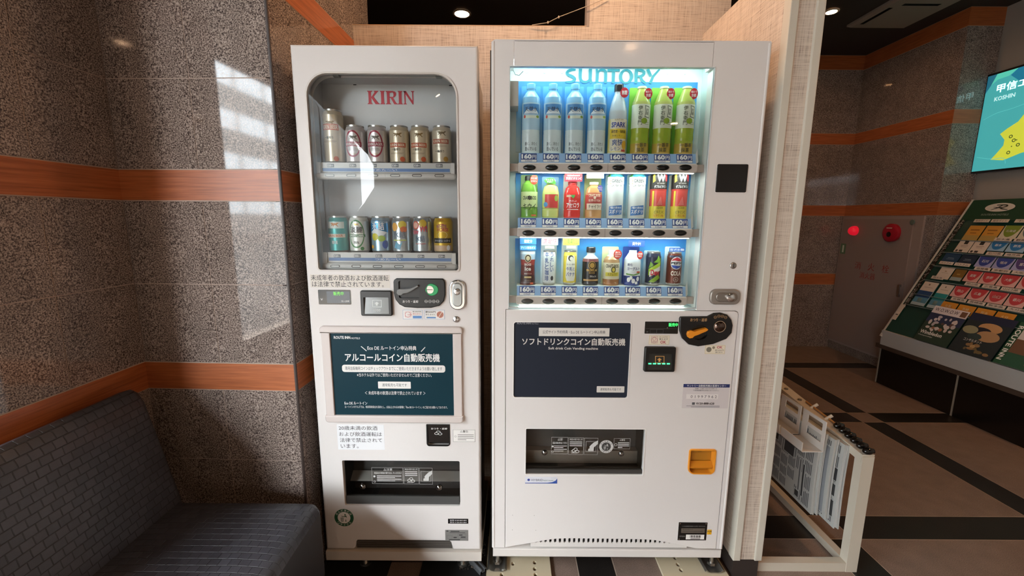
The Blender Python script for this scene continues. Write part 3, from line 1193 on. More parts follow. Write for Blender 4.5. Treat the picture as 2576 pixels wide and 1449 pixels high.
# delivery compartment and flap
mb = MB()
mb.box(dx0, dx1, D + .10, D + .105, dz0, dz1, M('5a5958', .5))
mb.box(dx0 - .002, dx0, D + .02, D + .10, dz0, dz1, DARK)
mb.box(dx1, dx1 + .002, D + .02, D + .10, dz0, dz1, DARK)
mb.box(dx0, dx1, D + .02, D + .10, dz1, dz1 + .002, DARK)
mb.box(dx0, dx1, D + .02, D + .10, dz0 - .002, dz0, DARK)
mb.obox((dx0, D + .06, dz0 + .055), (dx1 - dx0, 0, 0), (0, .03, .02), (0, .001, .003), M('b5b2ae', .3))
mb.box(dx0 + .004, dx1 - .004, D + .006, D + .018, dz0 + .002, dz0 + .032, M('4c4c4b', .3))
part('delivery_bin', kirin, mb)
mb = MB()
mb.box(dx0 + .004, dx1 - .002, D + .010, D + .012, dz0 + .03, dz1 - .002, SMOKE)
flap = part('delivery_flap', kirin, mb)
for (u, v) in ((913, 1223), (1105, 1226)):
    x, z = PY(u, v, D + .01)
    b = MB()
    b.knob(x, D + .001, D + .0099, z, .012, M('9a9a98', .08, 1.0), 18, .008)
    b.build('rivet', flap)


def flap_print(flap, u0, v0, cells, y):
    for (a, c, d, e, kind) in cells:
        b = MB()
        x0, z0, x1, z1 = RC(a, c, d, e, y)
        f = flat(y)
        b.frame(x0, z0, x1, z1, .0007, M('c9c9c6', .5), f)
        w, h = x1 - x0, z1 - z0
        G = M('c9c9c6', .5)
        if kind == 'note':
            b.text('△注意', x0 + w * .38, z1 - h * .2, x0 + w * .66, z1 - h * .05, G, f, .02)
            b.text('商品は1本毎に取り出してください', x0 + w * .08, z1 - h * .40, x1 - w * .05, z1 - h * .27, G, f, .02)
            for k in range(4):
                b.rect(x0 + w * .16, z0 + h * (.46 - k * .1), x1 - w * (.06 + .2 * (k % 2)), z0 + h * (.50 - k * .1), G, f)
            b.fill([ell(x0 + w * .08, z0 + h * .45, h * .06, h * .06, 14)], G, f)
            b.fill([ell(x0 + w * .08, z0 + h * .13, h * .06, h * .06, 14), ell(x0 + w * .08, z0 + h * .13, h * .04, h * .04, 14)], G, f)
        elif kind == 'how':
            b.text('商品の取り出し方', x0 + w * .08, z1 - h * .16, x1 - w * .08, z1 - h * .05, G, f, .02)
            for k in range(3):
                b.rect(x0 + w * .08, z1 - h * (.28 + .11 * k), x1 - w * .1, z1 - h * (.23 + .11 * k), G, f)
            for dx_, dz_ in ((.35, .22), (.6, .18), (.48, .32)):
                c = (x0 + w * dx_, z0 + h * dz_)
                b.fill([ell(*c, h * .11, h * .09, 16), ell(*c, h * .075, h * .055, 16)], G, f)
            b.rect(x0 + w * .2, z0 + h * .08, x1 - w * .4, z0 + h * .11, G, f)
        elif kind == 'hand':
            X = lambda u: x0 + w * u
            Z = lambda v: z0 + h * v
            b.frame(X(.12), Z(.18), X(.88), Z(.8), .0008, G, f)
            b.fill([[(X(1), Z(.86)), (X(.7), Z(.74)), (X(.45), Z(.55)), (X(.38), Z(.46)), (X(.42), Z(.4)), (X(.3), Z(.34)), (X(.3), Z(.22)), (X(.7), Z(.22)), (X(.72), Z(.45)), (X(1), Z(.66))]], G, f)
        elif kind == 'warn':
            b.text('△警告', x0 + w * .35, z1 - h * .24, x0 + w * .68, z1 - h * .06, G, f, .02)
            for k in range(4):
                b.rect(x0 + w * .26, z0 + h * (.56 - k * .15), x1 - w * (.06 + (.4 if k == 3 else 0)), z0 + h * (.63 - k * .15), G, f)
            b.fill([ell(x0 + w * .13, z0 + h * .4, h * .13, h * .13, 16), ell(x0 + w * .13, z0 + h * .4, h * .09, h * .09, 16)], G, f)
        b.build('flap_label', flap)


flap_print(flap, 0, 0, [(935.5, 1176, 1014, 1217, 'note'), (1016, 1176.5, 1053.5, 1217.5, 'how'), (1055, 1177.5, 1088, 1218.5, 'hand')], D + .0094)
# base, kick grille
mb = MB()
bz0, bz1 = PY(1015, 1408)[1], PY(1015, 1386)[1]
mb.box(KX0 - .001, KX1 + .002, D - .004, D + .42, bz0, bz1, M('d2cbc2', .45))
mb.box(KX0 + .02, KX1 - .02, D + .03, D + .04, bz1, nzt + .006, DARK)
part('base_plinth', kirin, mb)
for k in range(4):
    b = MB()
    z = bz1 + .002 + k * .0075
    b.obox((NX0 + .002, D + .012, z), (NX1 - NX0 - .004, 0, 0), (0, .014, .004), (0, 0, .0028), M('55504b', .6))
    part('grille_slat', kirin, b)
for u in (905, 1160):
    x, _ = PY(u, 1415)
    b = MB()
    b.lathe(x, D + .06, [(.012, .012), (.012, bz0)], STEEL, 14)
    b.lathe(x, D + .06, [(.022, .0062), (.022, .014)], STEEL, 14)
    part('levelling_foot', kirin, b)

# ================================================================== LARGE (SOFT DRINK) VENDING MACHINE
SX0, SX1 = -.0645, .769
SZT, SZB = 1.8315, PY(1520, 1379)[1]
sun = thing('vending_machine', 'wide white soft drink vending machine with a lit window, right of the pair', 'vending machine', (.352, D, 0))
# door frame with three openings: header, window, lower panel
gx0, gx1 = PY(1280, 470)[0], PY(1777, 470)[0]
gz1, gz0 = PY(1540, 166.5)[1], PY(1520, 776)[1]
hx0, hx1 = PY(1293.3, 130)[0], PY(1795, 130)[0]
lx0, lx1 = PY(1272, 1000)[0], PY(1835, 1000)[0]
lx0 = PY(1271.5, 1200)[0]
lx1 = PY(1808.5, 1300)[0]
lz1 = PY(1560, 781)[1]
LOW = [(lx0, SZB)] + [PY(u, v) for u, v in ((1294.5, 1373), (1339, 1365.5), (1369, 1359.5), (1399, 1355.5), (1433.7, 1354), (1525, 1355.5), (1617.5, 1357), (1647, 1359), (1679.6, 1365), (1717, 1373), (1751.7, 1380))]
LOW += [(lx1, SZB), (lx1, lz1 - .012), (lx1 - .003, lz1 - .004), (lx1 - .011, lz1), (lx0, lz1)]
frame_outer = rrect(SX0, SZB, SX1, SZT, (.002, .002, .004, .010), 4)
GL = rrect(gx0, gz0, gx1, gz1, .003, 2)
big = [(lx0 - .0018, SZB + .0001), (lx1 + .0018, SZB + .0001), (lx1 + .0018, lz1 - .011), (lx1 - .002, lz1 - .002), (lx1 - .010, lz1 + .0018), (gx1, lz1 + .0018), (gx1, gz1), (hx1 + .0008, gz1),
       (hx1 + .0008, SZT - .0045), (hx0 - .0008, SZT - .0045), (hx0 - .0008, gz1), (gx0, gz1), (gx0, lz1 + .0018), (lx0 - .0018, lz1 + .0018)]
fr = [(SX0, SZB), (lx0 - .0018, SZB), (lx0 - .0018, lz1 + .0018), (gx0, lz1 + .0018), (gx0, gz1), (hx0 - .0008, gz1), (hx0 - .0008, SZT - .0045), (hx1 + .0008, SZT - .0045), (hx1 + .0008, gz1), (gx1, gz1), (gx1, lz1 + .0018),
      (lx1 - .010, lz1 + .0018), (lx1 - .002, lz1 - .002), (lx1 + .0018, lz1 - .011), (lx1 + .0018, SZB), (SX1, SZB), (SX1, SZT - .003), (SX1 - .003, SZT), (SX0 + .010, SZT), (SX0 + .003, SZT - .003), (SX0, SZT - .010)]
mb = MB()
mb.fill([fr], WHITE, flat(D))
mb.loft([[(x, D, z) for x, z in fr], [(x, D + .05, z) for x, z in fr]], WHITE)
# rounded long edges of the door
for xx, sg in ((SX0, -1), (SX1, 1)):
    mb.tube([(xx - sg * .004, D + .0042, SZB), (xx - sg * .004, D + .0042, SZT - .006)], .0062, WHITE, 16)
part('door_frame', sun, mb)
mb = MB()
mb.slab(rrect(hx0, gz1, hx1, SZT - .002, .001, 2), D, D + .012, WHITE2, .0012)
part('header_panel', sun, mb)
# lower panel with holes
ddx0, ddz0, ddx1, ddz1 = RC(1322.5, 1079, 1620, 1193.5)
SDEL = rrect(ddx0, ddz0, ddx1, ddz1, .003, 3)
rx0, rz0, rx1, rz1 = RC(1731, 1129, 1799.5, 1192.5)
CUP = rrect(rx0, rz0, rx1, rz1, (.024, .018, .010, .010), 6)
ppx0, ppz0, ppx1, ppz1 = RC(1292, 811, 1583, 1000.5)
POS = rrect(ppx0, ppz0, ppx1, ppz1, .008, 4)
mb = MB()
mb.slab(rrect(SX0 + .008, .09, SX1 - .012, 1.815, .004, 2), D + .115, D + .52, M('d5d0cb', .45))
mb.slab(rrect(SX0 + .008, .09, SX1 - .012, 1.815, .004, 2), D + .050, D + .115, M('d5d0cb', .45), 0, [rrect(gx0 - .012, gz0 - .012, gx1 + .012, gz1 + .031, 0), rrect(ddx0 - .003, ddz0 - .003, ddx1 + .003, ddz1 + .003, 0)])
mb.box(SX0 - .007, SX0 + .008, D + .03, D + .40, .10, 1.812, M('060606', .6))
part('cabinet', sun, mb)
mb = MB()
mb.slab(LOW, D, D + .05, WHITE2, .0012, [SDEL, CUP, POS], hole_y=D + .02)
part('lower_panel', sun, mb)
# glazing bead
mb = MB()
mb.loft([[(x, D + .002, z) for x, z in GL], [(x, D - .0015, z) for x, z in inset(GL, .0005)], [(x, D - .0015, z) for x, z in inset(GL, .002)], [(x, D + .01, z) for x, z in inset(GL, .003)]], M('dfe3e2', .3))
part('window_bead', sun, mb)
# lit display case
SBY = D + .092
LIT = M('dfeeee', .5)
mb = MB()
for (a, b2, c, d, e, f) in ((gx0 - .01, gx1 + .01, SBY, SBY + .01, gz0 - .01, gz1 + .03), (gx0 - .008, gx0 - .0006, D + .012, SBY, gz0, gz1 + .025), (gx1 + .0006, gx1 + .008, D + .012, SBY, gz0, gz1 + .025),
                            (gx0, gx1, D + .012, SBY, gz1 + .022, gz1 + .03), (gx0, gx1, D + .012, SBY, gz0 - .008, gz0 - .0006)):
    mb.box(a, b2, c, d, e, f, LIT)
mb.box(gx0, gx0 + .028, D + .02, SBY, PY(1288, 262)[1], PY(1288, 198)[1], M('d2cec6', .5))
mb.tube([(gx0 + .012, D + .03, gz1 - .004), (gx0 + .018, D + .03, gz1 - .016), (gx0 + .03, D + .03, gz1 - .018), (gx0 + .042, D + .03, gz1 - .006)], .0012, M('5f6f70', .5), 6)
part('display_case', sun, mb)


def sky_print():
    t = NT('printed_blue_backdrop')
    tc = t.n('ShaderNodeTexCoord')
    sp = t.n('ShaderNodeSeparateXYZ')
    t.l(tc.outputs['Generated'], sp.inputs[0])
    c = t.ramp(sp.outputs[2], [(0, 'd3e8ee'), (.35, '9fd0ea'), (.8, '3f9be0'), (1, '2c7fd6')])
    t.l(c, t.b.inputs['Base Color'])
    t.b.inputs['Roughness'].default_value = .5
    return t.m


BLUEP = sky_print()
rows_v = [(206, 384), (437, 549), (601, 722)]
for (va, vb) in rows_v:
    z1_, z0_ = PY(1540, va, SBY - .002)[1], PY(1540, vb, SBY - .002)[1]
    mb = MB()
    mb.box(gx0 + .022, gx1 - .014, SBY - .003, SBY, z0_, z1_, BLUEP)
    part('backdrop_card', sun, mb)
# SUNTORY lettering
SC = M('1f7f8e', .5)
fS = flat(SBY - .0045)
lx = [PY(u, 190, SBY - .004)[0] for u in (1419, 1452, 1495, 1530, 1556, 1594, 1626, 1659)]
lz0, lz1s = PY(1540, 210, SBY - .004)[1], PY(1540, 173.5, SBY - .004)[1]
lh = lz1s - lz0
mb = MB()


SK = [0]


def stroke(b, pts, wid, mat, f):
    n = len(pts)
    if n > 3:                                  # smooth the centre line
        w0 = list(wid) if isinstance(wid, (list, tuple)) else [wid] * n
        P, Wd = [], []
        for i in range(n - 1):
            p0, p1, p2, p3 = [Vector(pts[max(0, min(n - 1, i + k))]) for k in (-1, 0, 1, 2)]
            for j in range(4):
                t = j / 4
                P.append(tuple(.5 * ((2 * p1) + (p2 - p0) * t + (2 * p0 - 5 * p1 + 4 * p2 - p3) * t * t + (3 * p1 - p0 - 3 * p2 + p3) * t ** 3)))
                Wd.append(w0[i] * (1 - t) + w0[i + 1] * t)
        pts, wid = P + [tuple(pts[-1])], Wd + [w0[-1]]
        n = len(pts)
    SK[0] += 1
    dy = (SK[0] % 9) * .00012
    g = f
    f = lambda x, z: (g(x, z)[0] - (dy if g(0, 0)[1] != g(0, 1)[1] or g(0, 0)[1] != g(1, 0)[1] else 0), g(x, z)[1] - (0 if g(0, 0)[1] != g(1, 0)[1] else dy), g(x, z)[2])
    L, Rr = [], []
    for i in range(n):
        p = Vector(pts[i])
        d = (Vector(pts[min(i + 1, n - 1)]) - Vector(pts[max(i - 1, 0)])).normalized()
        nn = Vector((-d.y, d.x))
        w2 = (wid[i] if isinstance(wid, (list, tuple)) else wid) / 2
        L.append(f(*(p + nn * w2)))
        Rr.append(f(*(p - nn * w2)))
    vs = L + Rr
    b.add(vs, [(i, i + 1, n + i + 1, n + i) for i in range(n - 1)], mat)


def arc(cx, cz, rx, rz, a0, a1, n=10):
    return [(cx + rx * math.cos(math.radians(a0 + (a1 - a0) * i / n)), cz + rz * math.sin(math.radians(a0 + (a1 - a0) * i / n))) for i in range(n + 1)]


def cellw(i, pad=.06):
    a, b_ = lx[i], lx[i + 1]
    w = b_ - a
    return (lambda u: a + w * (pad + u * (1 - 2 * pad))), (lambda v: lz0 + lh * v)


st = lh * .2
X_, Z_ = cellw(0)
stroke(mb, [(X_(x), Z_(z)) for x, z in ((.92, .92), (.6, .93), (.3, .84), (.18, .7), (.3, .58), (.6, .47), (.84, .34), (.84, .2), (.6, .09), (.3, .07), (.04, .08))], [st * .5, st * .9, st, st, st, st * 1.1, st, st, st * .9, st * .8, st * .45], SC, fS)
X_, Z_ = cellw(1)
stroke(mb, [(X_(x), Z_(z)) for x, z in ((.14, 1.0), (.14, .4), (.24, .16), (.46, .08), (.68, .16), (.78, .35))], [st * 1.15, st * 1.1, st, st * .9, st * .8, st * .5], SC, fS)
stroke(mb, [(X_(.8), Z_(1)), (X_(.8), Z_(.3)), (X_(.88), Z_(0))], [st * 1.15, st * 1.15, st * .8], SC, fS)
X_, Z_ = cellw(2)
stroke(mb, [(X_(.16), Z_(0)), (X_(.18), Z_(.7)), (X_(.1), Z_(1))], [st * 1.1, st * 1.1, st * .7], SC, fS)
stroke(mb, [(X_(x), Z_(z)) for x, z in ((.2, .7), (.34, .86), (.56, .93), (.78, .85), (.86, .6), (.86, 0))], [st * .5, st * .8, st * .9, st, st * 1.1, st * 1.1], SC, fS)
X_, Z_ = cellw(3, .0)
stroke(mb, [(X_(-.1), Z_(.9)), (X_(1.1), Z_(.9))], [st * .95, st * .8], SC, fS)
stroke(mb, [(X_(.5), Z_(.9)), (X_(.5), Z_(0))], st * 1.15, SC, fS)
X_, Z_ = cellw(4, .03)
mb.fill([[(X_(.5 + .5 * math.cos(a)), Z_(.48 + .52 * math.sin(a))) for a in [2 * math.pi * i / 28 for i in range(28)]], [(X_(.5 + .27 * math.cos(a)), Z_(.48 + .38 * math.sin(a))) for a in [2 * math.pi * i / 28 for i in range(28)]]], SC, fS)
X_, Z_ = cellw(5, .08)
stroke(mb, [(X_(.14), Z_(0)), (X_(.14), Z_(1))], st * 1.15, SC, fS)
stroke(mb, [(X_(x), Z_(z)) for x, z in ((.1, .93), (.55, .93), (.82, .82), (.84, .66), (.6, .52), (.2, .5))], [st * .8, st * .9, st, st * 1.1, st * .9, st * .5], SC, fS)
stroke(mb, [(X_(.5), Z_(.52)), (X_(.74), Z_(.2)), (X_(1.1), Z_(.0))], [st * .8, st, st * .7], SC, fS)
X_, Z_ = cellw(6, .02)
stroke(mb, [(X_(.05), Z_(1)), (X_(.34), Z_(.52))], [st * 1.1, st], SC, fS)
stroke(mb, [(X_(1.0), Z_(1)), (X_(.52), Z_(.5)), (X_(.3), Z_(0))], [st * .6, st * .9, st * 1.1], SC, fS)
part('brand_lettering', sun, mb, 'teal SUNTORY lettering')

LED = M('ecfff8', .5, 0, 46.0)
LEDH = M('ecfff9', .5, 0, 14.0)
# header LED strip
mb = MB()
mb.box(gx0 + .01, gx1 - .01, D + .016, D + .040, gz1 + .014, gz1 + .021, LEDH)
part('led_strip', sun, mb)
for k in range(10):
    mb = MB()
    x = gx0 + .055 + k * (gx1 - gx0 - .1) / 9.2
    mb.knob(x, SBY - .0045, SBY - .0004, PY(1540, 184, SBY)[1], .0035, M('ffffff', .2), 12, .003)
    part('panel_rivet', sun, mb)

ROWB = [dict(v0=410, v1=434, u0=1303.5, u1=1756, tag=(388, 409), bv=421.5, bu=(1332, 1388, 1444, 1500, 1556, 1612, 1667.7, 1724)),
        dict(v0=574, v1=598, u0=1301, u1=1743.5, tag=(551.5, 573), bv=586, bu=(1329.5, 1384, 1438.6, 1493.5, 1547.8, 1602.5, 1657.4, 1711.8)),
        dict(v0=746, v1=768, u0=1299, u1=1729.7, tag=(723, 743.5), bv=757.7, bu=(1326.7, 1379.8, 1433, 1486, 1539.4, 1592.5, 1645.4, 1699))]
BARM = M('e6dcd5', .4)
NAVY = M('35487e', .5)
shelf_z = []
for ri, q in enumerate(ROWB):
    yf = D + .014
    x0, x1 = PY(q['u0'], q['v0'], yf)[0], PY(q['u1'], q['v0'], yf)[0]
    z1_, z0_ = PY(1520, q['v0'], yf)[1], PY(1520, q['v1'], yf)[1]
    b = MB()
    b.slab(rrect(x0, z0_, x1, z1_, (.006, .010, .006, .004), 4), yf, yf + .030, BARM, .003)
    b.box(gx0 + .001, x0 + .004, yf + .012, yf + .03, z0_ + .004, z1_ - .002, M('b9aaa0', .4))
    b.box(x1 - .004, gx1 - .001, yf + .012, yf + .03, z0_ + .004, z1_ - .002, M('b9aaa0', .4))
    b.box((x0 + x1) / 2 - .0005, (x0 + x1) / 2 + .0005, yf - .0006, yf, z0_ + .001, z1_ - .001, M('9a918a', .5))
    # tray and tag rail
    zt = PY(1520, q['tag'][0] - 2.5, yf + .012)[1]
    ztb = PY(1520, q['tag'][1], yf + .012)[1]
    b.add([(x0 + .002, yf + .010, ztb - .003), (x1 - .002, yf + .010, ztb - .003), (x1 - .002, yf + .018, zt), (x0 + .002, yf + .018, zt)], [(0, 1, 2, 3)], M('8fb4dd', .4))
    b.box(x0 + .002, x1 - .002, yf + .018, SBY, zt - .003, zt - .0005, M('f0f0e6', .4))
    # folded clear end of the tray
    b.add([(x1 - .002, yf + .010, ztb - .003), (x1 + .010, yf + .022, ztb + .004), (x1 + .006, yf + .026, zt + .018), (x1 - .002, yf + .018, zt)], [(0, 1, 2, 3)], M('e6ece6', .4))
    sh = b.build('product_shelf', sun)
    shelf_z.append(zt)
    b = MB()
    b.box(x0 + .01, x1 - .01, yf + .003, yf + .013, z0_ - .0016, z0_ - .0002, LED)
    b.build('led_strip', sh)
    for k, u in enumerate(q['bu']):
        xc = PY(u - (1 if ri == 0 else 0), (q['tag'][0] + q['tag'][1]) / 2, yf + .012)[0] - .001
        wv = .0255
        za, zb = ztb, zt - .001
        f = lambda x, z, k_=0.0: (x, yf + .0095 + (z - za) / (zb - za) * .008 - .0004 - k_, z)
        b = MB()
        hh = zb - za
        b.add([f(xc - wv, za), f(xc + wv, za), f(xc + wv, zb), f(xc - wv, zb)], [(0, 1, 2, 3)], NAVY)
        f1 = lambda x, z: f(x, z, .0004)
        f2 = lambda x, z: f(x, z, .0008)
        b.rect(xc - wv * .96, za + hh * .02, xc + wv * .96, za + hh * .26, PAPER, f1)
        b.text('COLD', xc - wv * .45, za + hh * .05, xc + wv * .42, za + hh * .22, NAVY, f2, .02)
        b.text('160', xc - wv * .9, za + hh * .36, xc + wv * .35, za + hh * .92, WINK, f1, .045)
        b.text('円', xc + wv * .42, za + hh * .36, xc + wv * .92, za + hh * .80, WINK, f1, .03)
        b.build('price_tag', sh)
        xb, zb2 = PY(u, q['bv'], yf)
        b = MB()
        rx, rz = .0208, .0096
        lps = []
        for kk, yy in ((1, yf + .0005), (1, yf - .0012), (.93, yf - .0016), (.90, yf - .0004), (.6, yf - .0034), (.25, yf - .0046), (.01, yf - .0048)):
            lps.append([(x, yy, z) for x, z in ell(xb, zb2, rx * kk, rz * kk, 28)])
        b.loft(lps[:4], M('8f877f', .35), True)
        b.loft(lps[3:], BLACKG, True)
        b.build('selection_button', sh)
# front glass
mb = MB()
mb.box(gx0 + .001, gx1 - .001, D + .0035, D + .0065, gz0 + .001, gz1 - .001, GLASS)
part('display_glass', sun, mb)

# ---- poster panel (mascot left out)
SLATE = M('262a34', .4, spec=.12)
b = MB()
b.box(ppx0 - .002, ppx1 + .002, D + .003, D + .005, ppz0 - .002, ppz1 + .002, SLATE)
bx2 = PXR((1292, 811, 1583, 1000.5))
CR = M('dedad4', .5)
T3 = lambda s, a, b_, c, d, m=CR, bo=0.0: ('t', s) + bx2(a, b_, c, d) + (m, bo)
draw(b, (ppx0, ppz0, ppx1, ppz1), [
    T3('ROUTE INN', 1300, 811.8, 1334, 816.8, M('8f9196'), .02), T3('HOTELS', 1336, 813.5, 1353, 817, M('8f9196')),
    ('r',) + bx2(1354.5, 825, 1530.4, 845.5) + (CR,), T3('公式サイト予約特典・Eco DE ルートイン申込特典', 1364, 831, 1520, 839.5, SLATE, .012),
    T3('ソフトドリンクコイン自動販売機', 1313.5, 850.5, 1571, 868, CR, .035),
    T3('Soft drink Coin Vending machine', 1379, 872.5, 1503.5, 880.5, CR, .015),
    ('rr',) + bx2(1504.5, 971, 1575, 987) + (CR, .002), T3('通常販売も可能です', 1513.5, 975.5, 1566.5, 982.5, SLATE)], D + .0026)
b.build('poster_panel', sun, 'dark slate poster with white lettering')
mb = MB()
mb.loft([[(x, D - .0012, z) for x, z in inset(POS, -.003)], [(x, D - .0012, z) for x, z in inset(POS, .0005)], [(x, D + .003, z) for x, z in inset(POS, .0005)]], M('f2efec', .3))
part('poster_rim', sun, mb)

# ---- display, bill slot, coin unit
sticker('display_screen', sun, RC(1622, 809, 1706, 839.5), BLACKG, [('t', '販売中', .71, .60, .98, .90, M('3fe06a', .5, 0, 1.6), .03), ('r', .03, .40, .98, .415, M('555555')), ('o', .08, .15, .0025, .0006, M('777777')),
                                                                  ('f', .16, .06, .36, .36, .0004, M('555555')), ('f', .36, .06, .56, .36, .0004, M('555555')), ('e', .675, .5, .002, M('6a5a55'))], rad=.002)
sticker('money_label', sun, RC(1632, 843.5, 1684, 867), M('efe6d2', .5), [('f', .12, .16, .42, .9, .0006, M('9a3a55')), ('o', .26, .62, .0055, .0009, M('b0304a')), ('o', .26, .5, .0105, .0007, M('9a3a55')), ('t', '1000', .18, .28, .35, .40, M('9a3a55')),
                                                                       ('t', '新1000円札', .5, .76, .92, .88, M('7a5a5a')), ('t', '使えます', .5, .50, .92, .70, INK), ('t', 'OK', .56, .12, .84, .44, M('b0304a'), .02)], edge=M('cbb98a'))
bill_slot(sun, RC(1619, 871, 1696, 933), True, M('d9a05a', .4))
k_ = 4.263
cp = [(515, 408), (800, 405), (870, 370), (940, 365), (1010, 385), (1055, 440), (1070, 500), (1058, 580), (1000, 645), (860, 700), (700, 725), (600, 705), (530, 640), (502, 560), (503, 425)]
cpx = [PY(1590 + x / k_, 700 + y / k_) for x, y in cp][::-1]
Q = lambda x, y: PY(1590 + x / k_, 700 + y / k_)
mb = MB()
lo = Q(700, 575)
lhole = ell(lo[0] + .004, lo[1], .029, .026, 24)
mb.slab(cpx, D - .008, D, BLACK, .003, [lhole], hole_y=D - .0006, back=False)
mb.fill([lhole], BLACKG, flat(D - .0006))
coin2 = part('coin_unit', sun, mb)
mb = MB()
lv = [Q(*p) for p in ((570, 590), (580, 560), (610, 548), (650, 560), (690, 548), (780, 525), (797, 540), (780, 556), (690, 595), (650, 608), (630, 628), (600, 633), (578, 618))][::-1]
mb.slab(lv, D - .016, D - .001, M('e08a1e', .35), .002)
mb.build('return_lever', coin2, 'orange coin return lever')
mb = MB()
cc = Q(928, 512)
mb.slab(ell(*cc, .0195, .0195, 28), D - .0095, D - .006, M('a88a70', .4), 0, [ell(*cc, .0180, .0180, 28)])
mb.build('slot_ring', coin2)
mb = MB()
mb.knob(cc[0], D - .013, D - .007, cc[1], .0172, M('6b5a52', .12, 1.0), 24, .005)
mb.rect(cc[0] - .010, cc[1] - .0012, cc[0] + .010, cc[1] + .0006, INK, flat(D - .0134))
mb.build('coin_slot', coin2)
mb = MB()
f1 = flat(D - .0085)
tx0, tz1 = Q(615, 422)
tx1, tz0 = Q(788, 458)
GOLD = M('c49a6c', .5)
mb.text('おつり・返却', tx0, tz0, tx1, tz1, GOLD, f1, .02)
for k, (a, b_) in enumerate(((880, 412), (918, 400), (955, 402), (990, 414))):
    c = Q(a, b_)
    mb.fill([ell(*c, .0048, .0048, 18), ell(*c, .0041, .0041, 18)], GOLD, f1)
    mb.text(('500', '100', '50', '10')[k], c[0] - .003, c[1] - .0011, c[0] + .003, c[1] + .0011, GOLD, flat(D - .0086))
mb.build('coin_print', coin2)
sticker('money_label', sun, RC(1773, 868, 1824, 890.5), M('efe6d2', .5), [('e', .2, .5, .0088, M('8d8778', .4, .5)), ('e', .42, .72, .0046, M('9a907a', .4, .5)), ('t', 'OK', .58, .62, .86, .90, M('b0304a'), .02), ('t', '新500円', .5, .34, .93, .52, M('6a5a4a')), ('t', '使えます', .52, .12, .88, .28, INK)], edge=M('cbb98a'))
lock_handle(sun, RC(1784, 727, 1860, 765.5), False, M('9a928a', .4, .6), M('8c847c', .35, .7))
kx, kz = PY(1844, 668)
mb = MB()
mb.knob(kx, D - .004, D, kz, .0105, M('a8a4a0', .3, .9), 20, .002)
kl = part('key_switch', sun, mb)
mb = MB()
mb.rect(kx - .001, kz - .006, kx + .001, kz + .006, INK, flat(D - .0043))
mb.build('keyway', kl)
# black reader panel
r = RC(1801.5, 413, 1879, 484)
mb = MB()
mb.slab(rrect(*r, .004, 3), D - .0025, D, M('120f0d', .2), .001)
mb.loft([[(x, D - .0006, z) for x, z in rrect(r[0] - .0018, r[1] - .0018, r[2] + .0018, r[3] + .0018, .005, 3)], [(x, D - .0006, z) for x, z in rrect(r[0], r[1], r[2], r[3], .004, 3)]], M('ece8e4', .3))
part('reader_panel', sun, mb)
# service label (square code left out)
b3 = PXR((1717, 966, 1833, 1027))
LB = M('d6cfcf', .55)
T4 = lambda s, a, b_, c, d, m=M('2c2c34'), bo=0.0: ('t', s) + b3(a, b_, c, d) + (m, bo)
sticker('service_label', sun, RC(1717, 966, 1833, 1027), LB, [('r',) + b3(1717, 966, 1833, 974.3) + (M('1f2c5e'),), T4('サントリー自動販売機お客様センター', 1726, 967.5, 1824, 973, WINK, .015),
        T4('故障・お問い合わせの際には', 1747, 976, 1802, 979), T4('下記管理番号をお知らせください。', 1742, 980.2, 1807, 983.5),
        ('r',) + b3(1726, 991.3, 1806, 1003.4) + (M('e9e4e2', .5),), T4('0 1 9 9 7 9 6 2', 1737, 994, 1803, 1001, M('4a4a52')),
        T4('0120-888-628', 1753, 1012, 1798, 1017.5, INK, .02), ('r',) + b3(1742, 1012, 1749, 1018) + (M('55555a'),), ('r',) + b3(1728, 1020.5, 1812, 1021.6) + (M('77757a'),), ('r',) + b3(1740, 1023, 1812, 1024) + (M('77757a'),)])
# delivery
mb = MB()
mb.box(ddx0, ddx1, D + .10, D + .105, ddz0, ddz1, M('6a6966', .4))
for a, b_ in ((ddx0 - .002, ddx0), (ddx1, ddx1 + .002)):
    mb.box(a, b_, D + .02, D + .10, ddz0, ddz1, M('4a4640', .5))
mb.box(ddx0, ddx1, D + .02, D + .10, ddz1, ddz1 + .002, DARK)
mb.box(ddx0, ddx1, D + .02, D + .10, ddz0 - .002, ddz0, DARK)
mb.box(ddx0, ddx1, D + .07, D + .098, ddz0, ddz0 + .05, M('a89e92', .35))
mb.box(ddx0 + .001, ddx1 - .001, D + .004, D + .018, ddz0 + .001, ddz0 + .016, M('3c3a38', .3))
part('delivery_bin', sun, mb)
mb = MB()
mb.box(ddx0 + .003, ddx1 - .003, D + .010, D + .012, ddz0 + .014, ddz1 - .003, SMOKE)
flap2 = part('delivery_flap', sun, mb)
for (u, v) in ((1370, 1138), (1563, 1141)):
    x, z = PY(u, v, D + .01)
    b = MB()
    b.knob(x, D + .003, D + .0099, z, .010, M('8a8a88', .08, 1.0), 18, .006)
    b.build('rivet', flap2)
flap_print(flap2, 0, 0, [(1387, 1100, 1428.5, 1142, 'note'), (1430, 1101, 1468, 1143.5, 'how'), (1469.5, 1102, 1504, 1144, 'hand'), (1544, 1103, 1585, 1129.5, 'warn')], D + .0094)
x, z = PY(1525, 1123.5, D + .0094)
recycle_badge(flap2, x, z, .0245, M('c9c9c6', .5), M('3a3a38', .4), D + .0092, 'recycling_badge')
mb = MB()
mb.loft([[(x_, D - .0012, z_) for x_, z_ in inset(SDEL, -.003)], [(x_, D - .0012, z_) for x_, z_ in inset(SDEL, .0003)], [(x_, D + .003, z_) for x_, z_ in inset(SDEL, .0003)]], M('f4f2ef', .3))
part('delivery_rim', sun, mb)
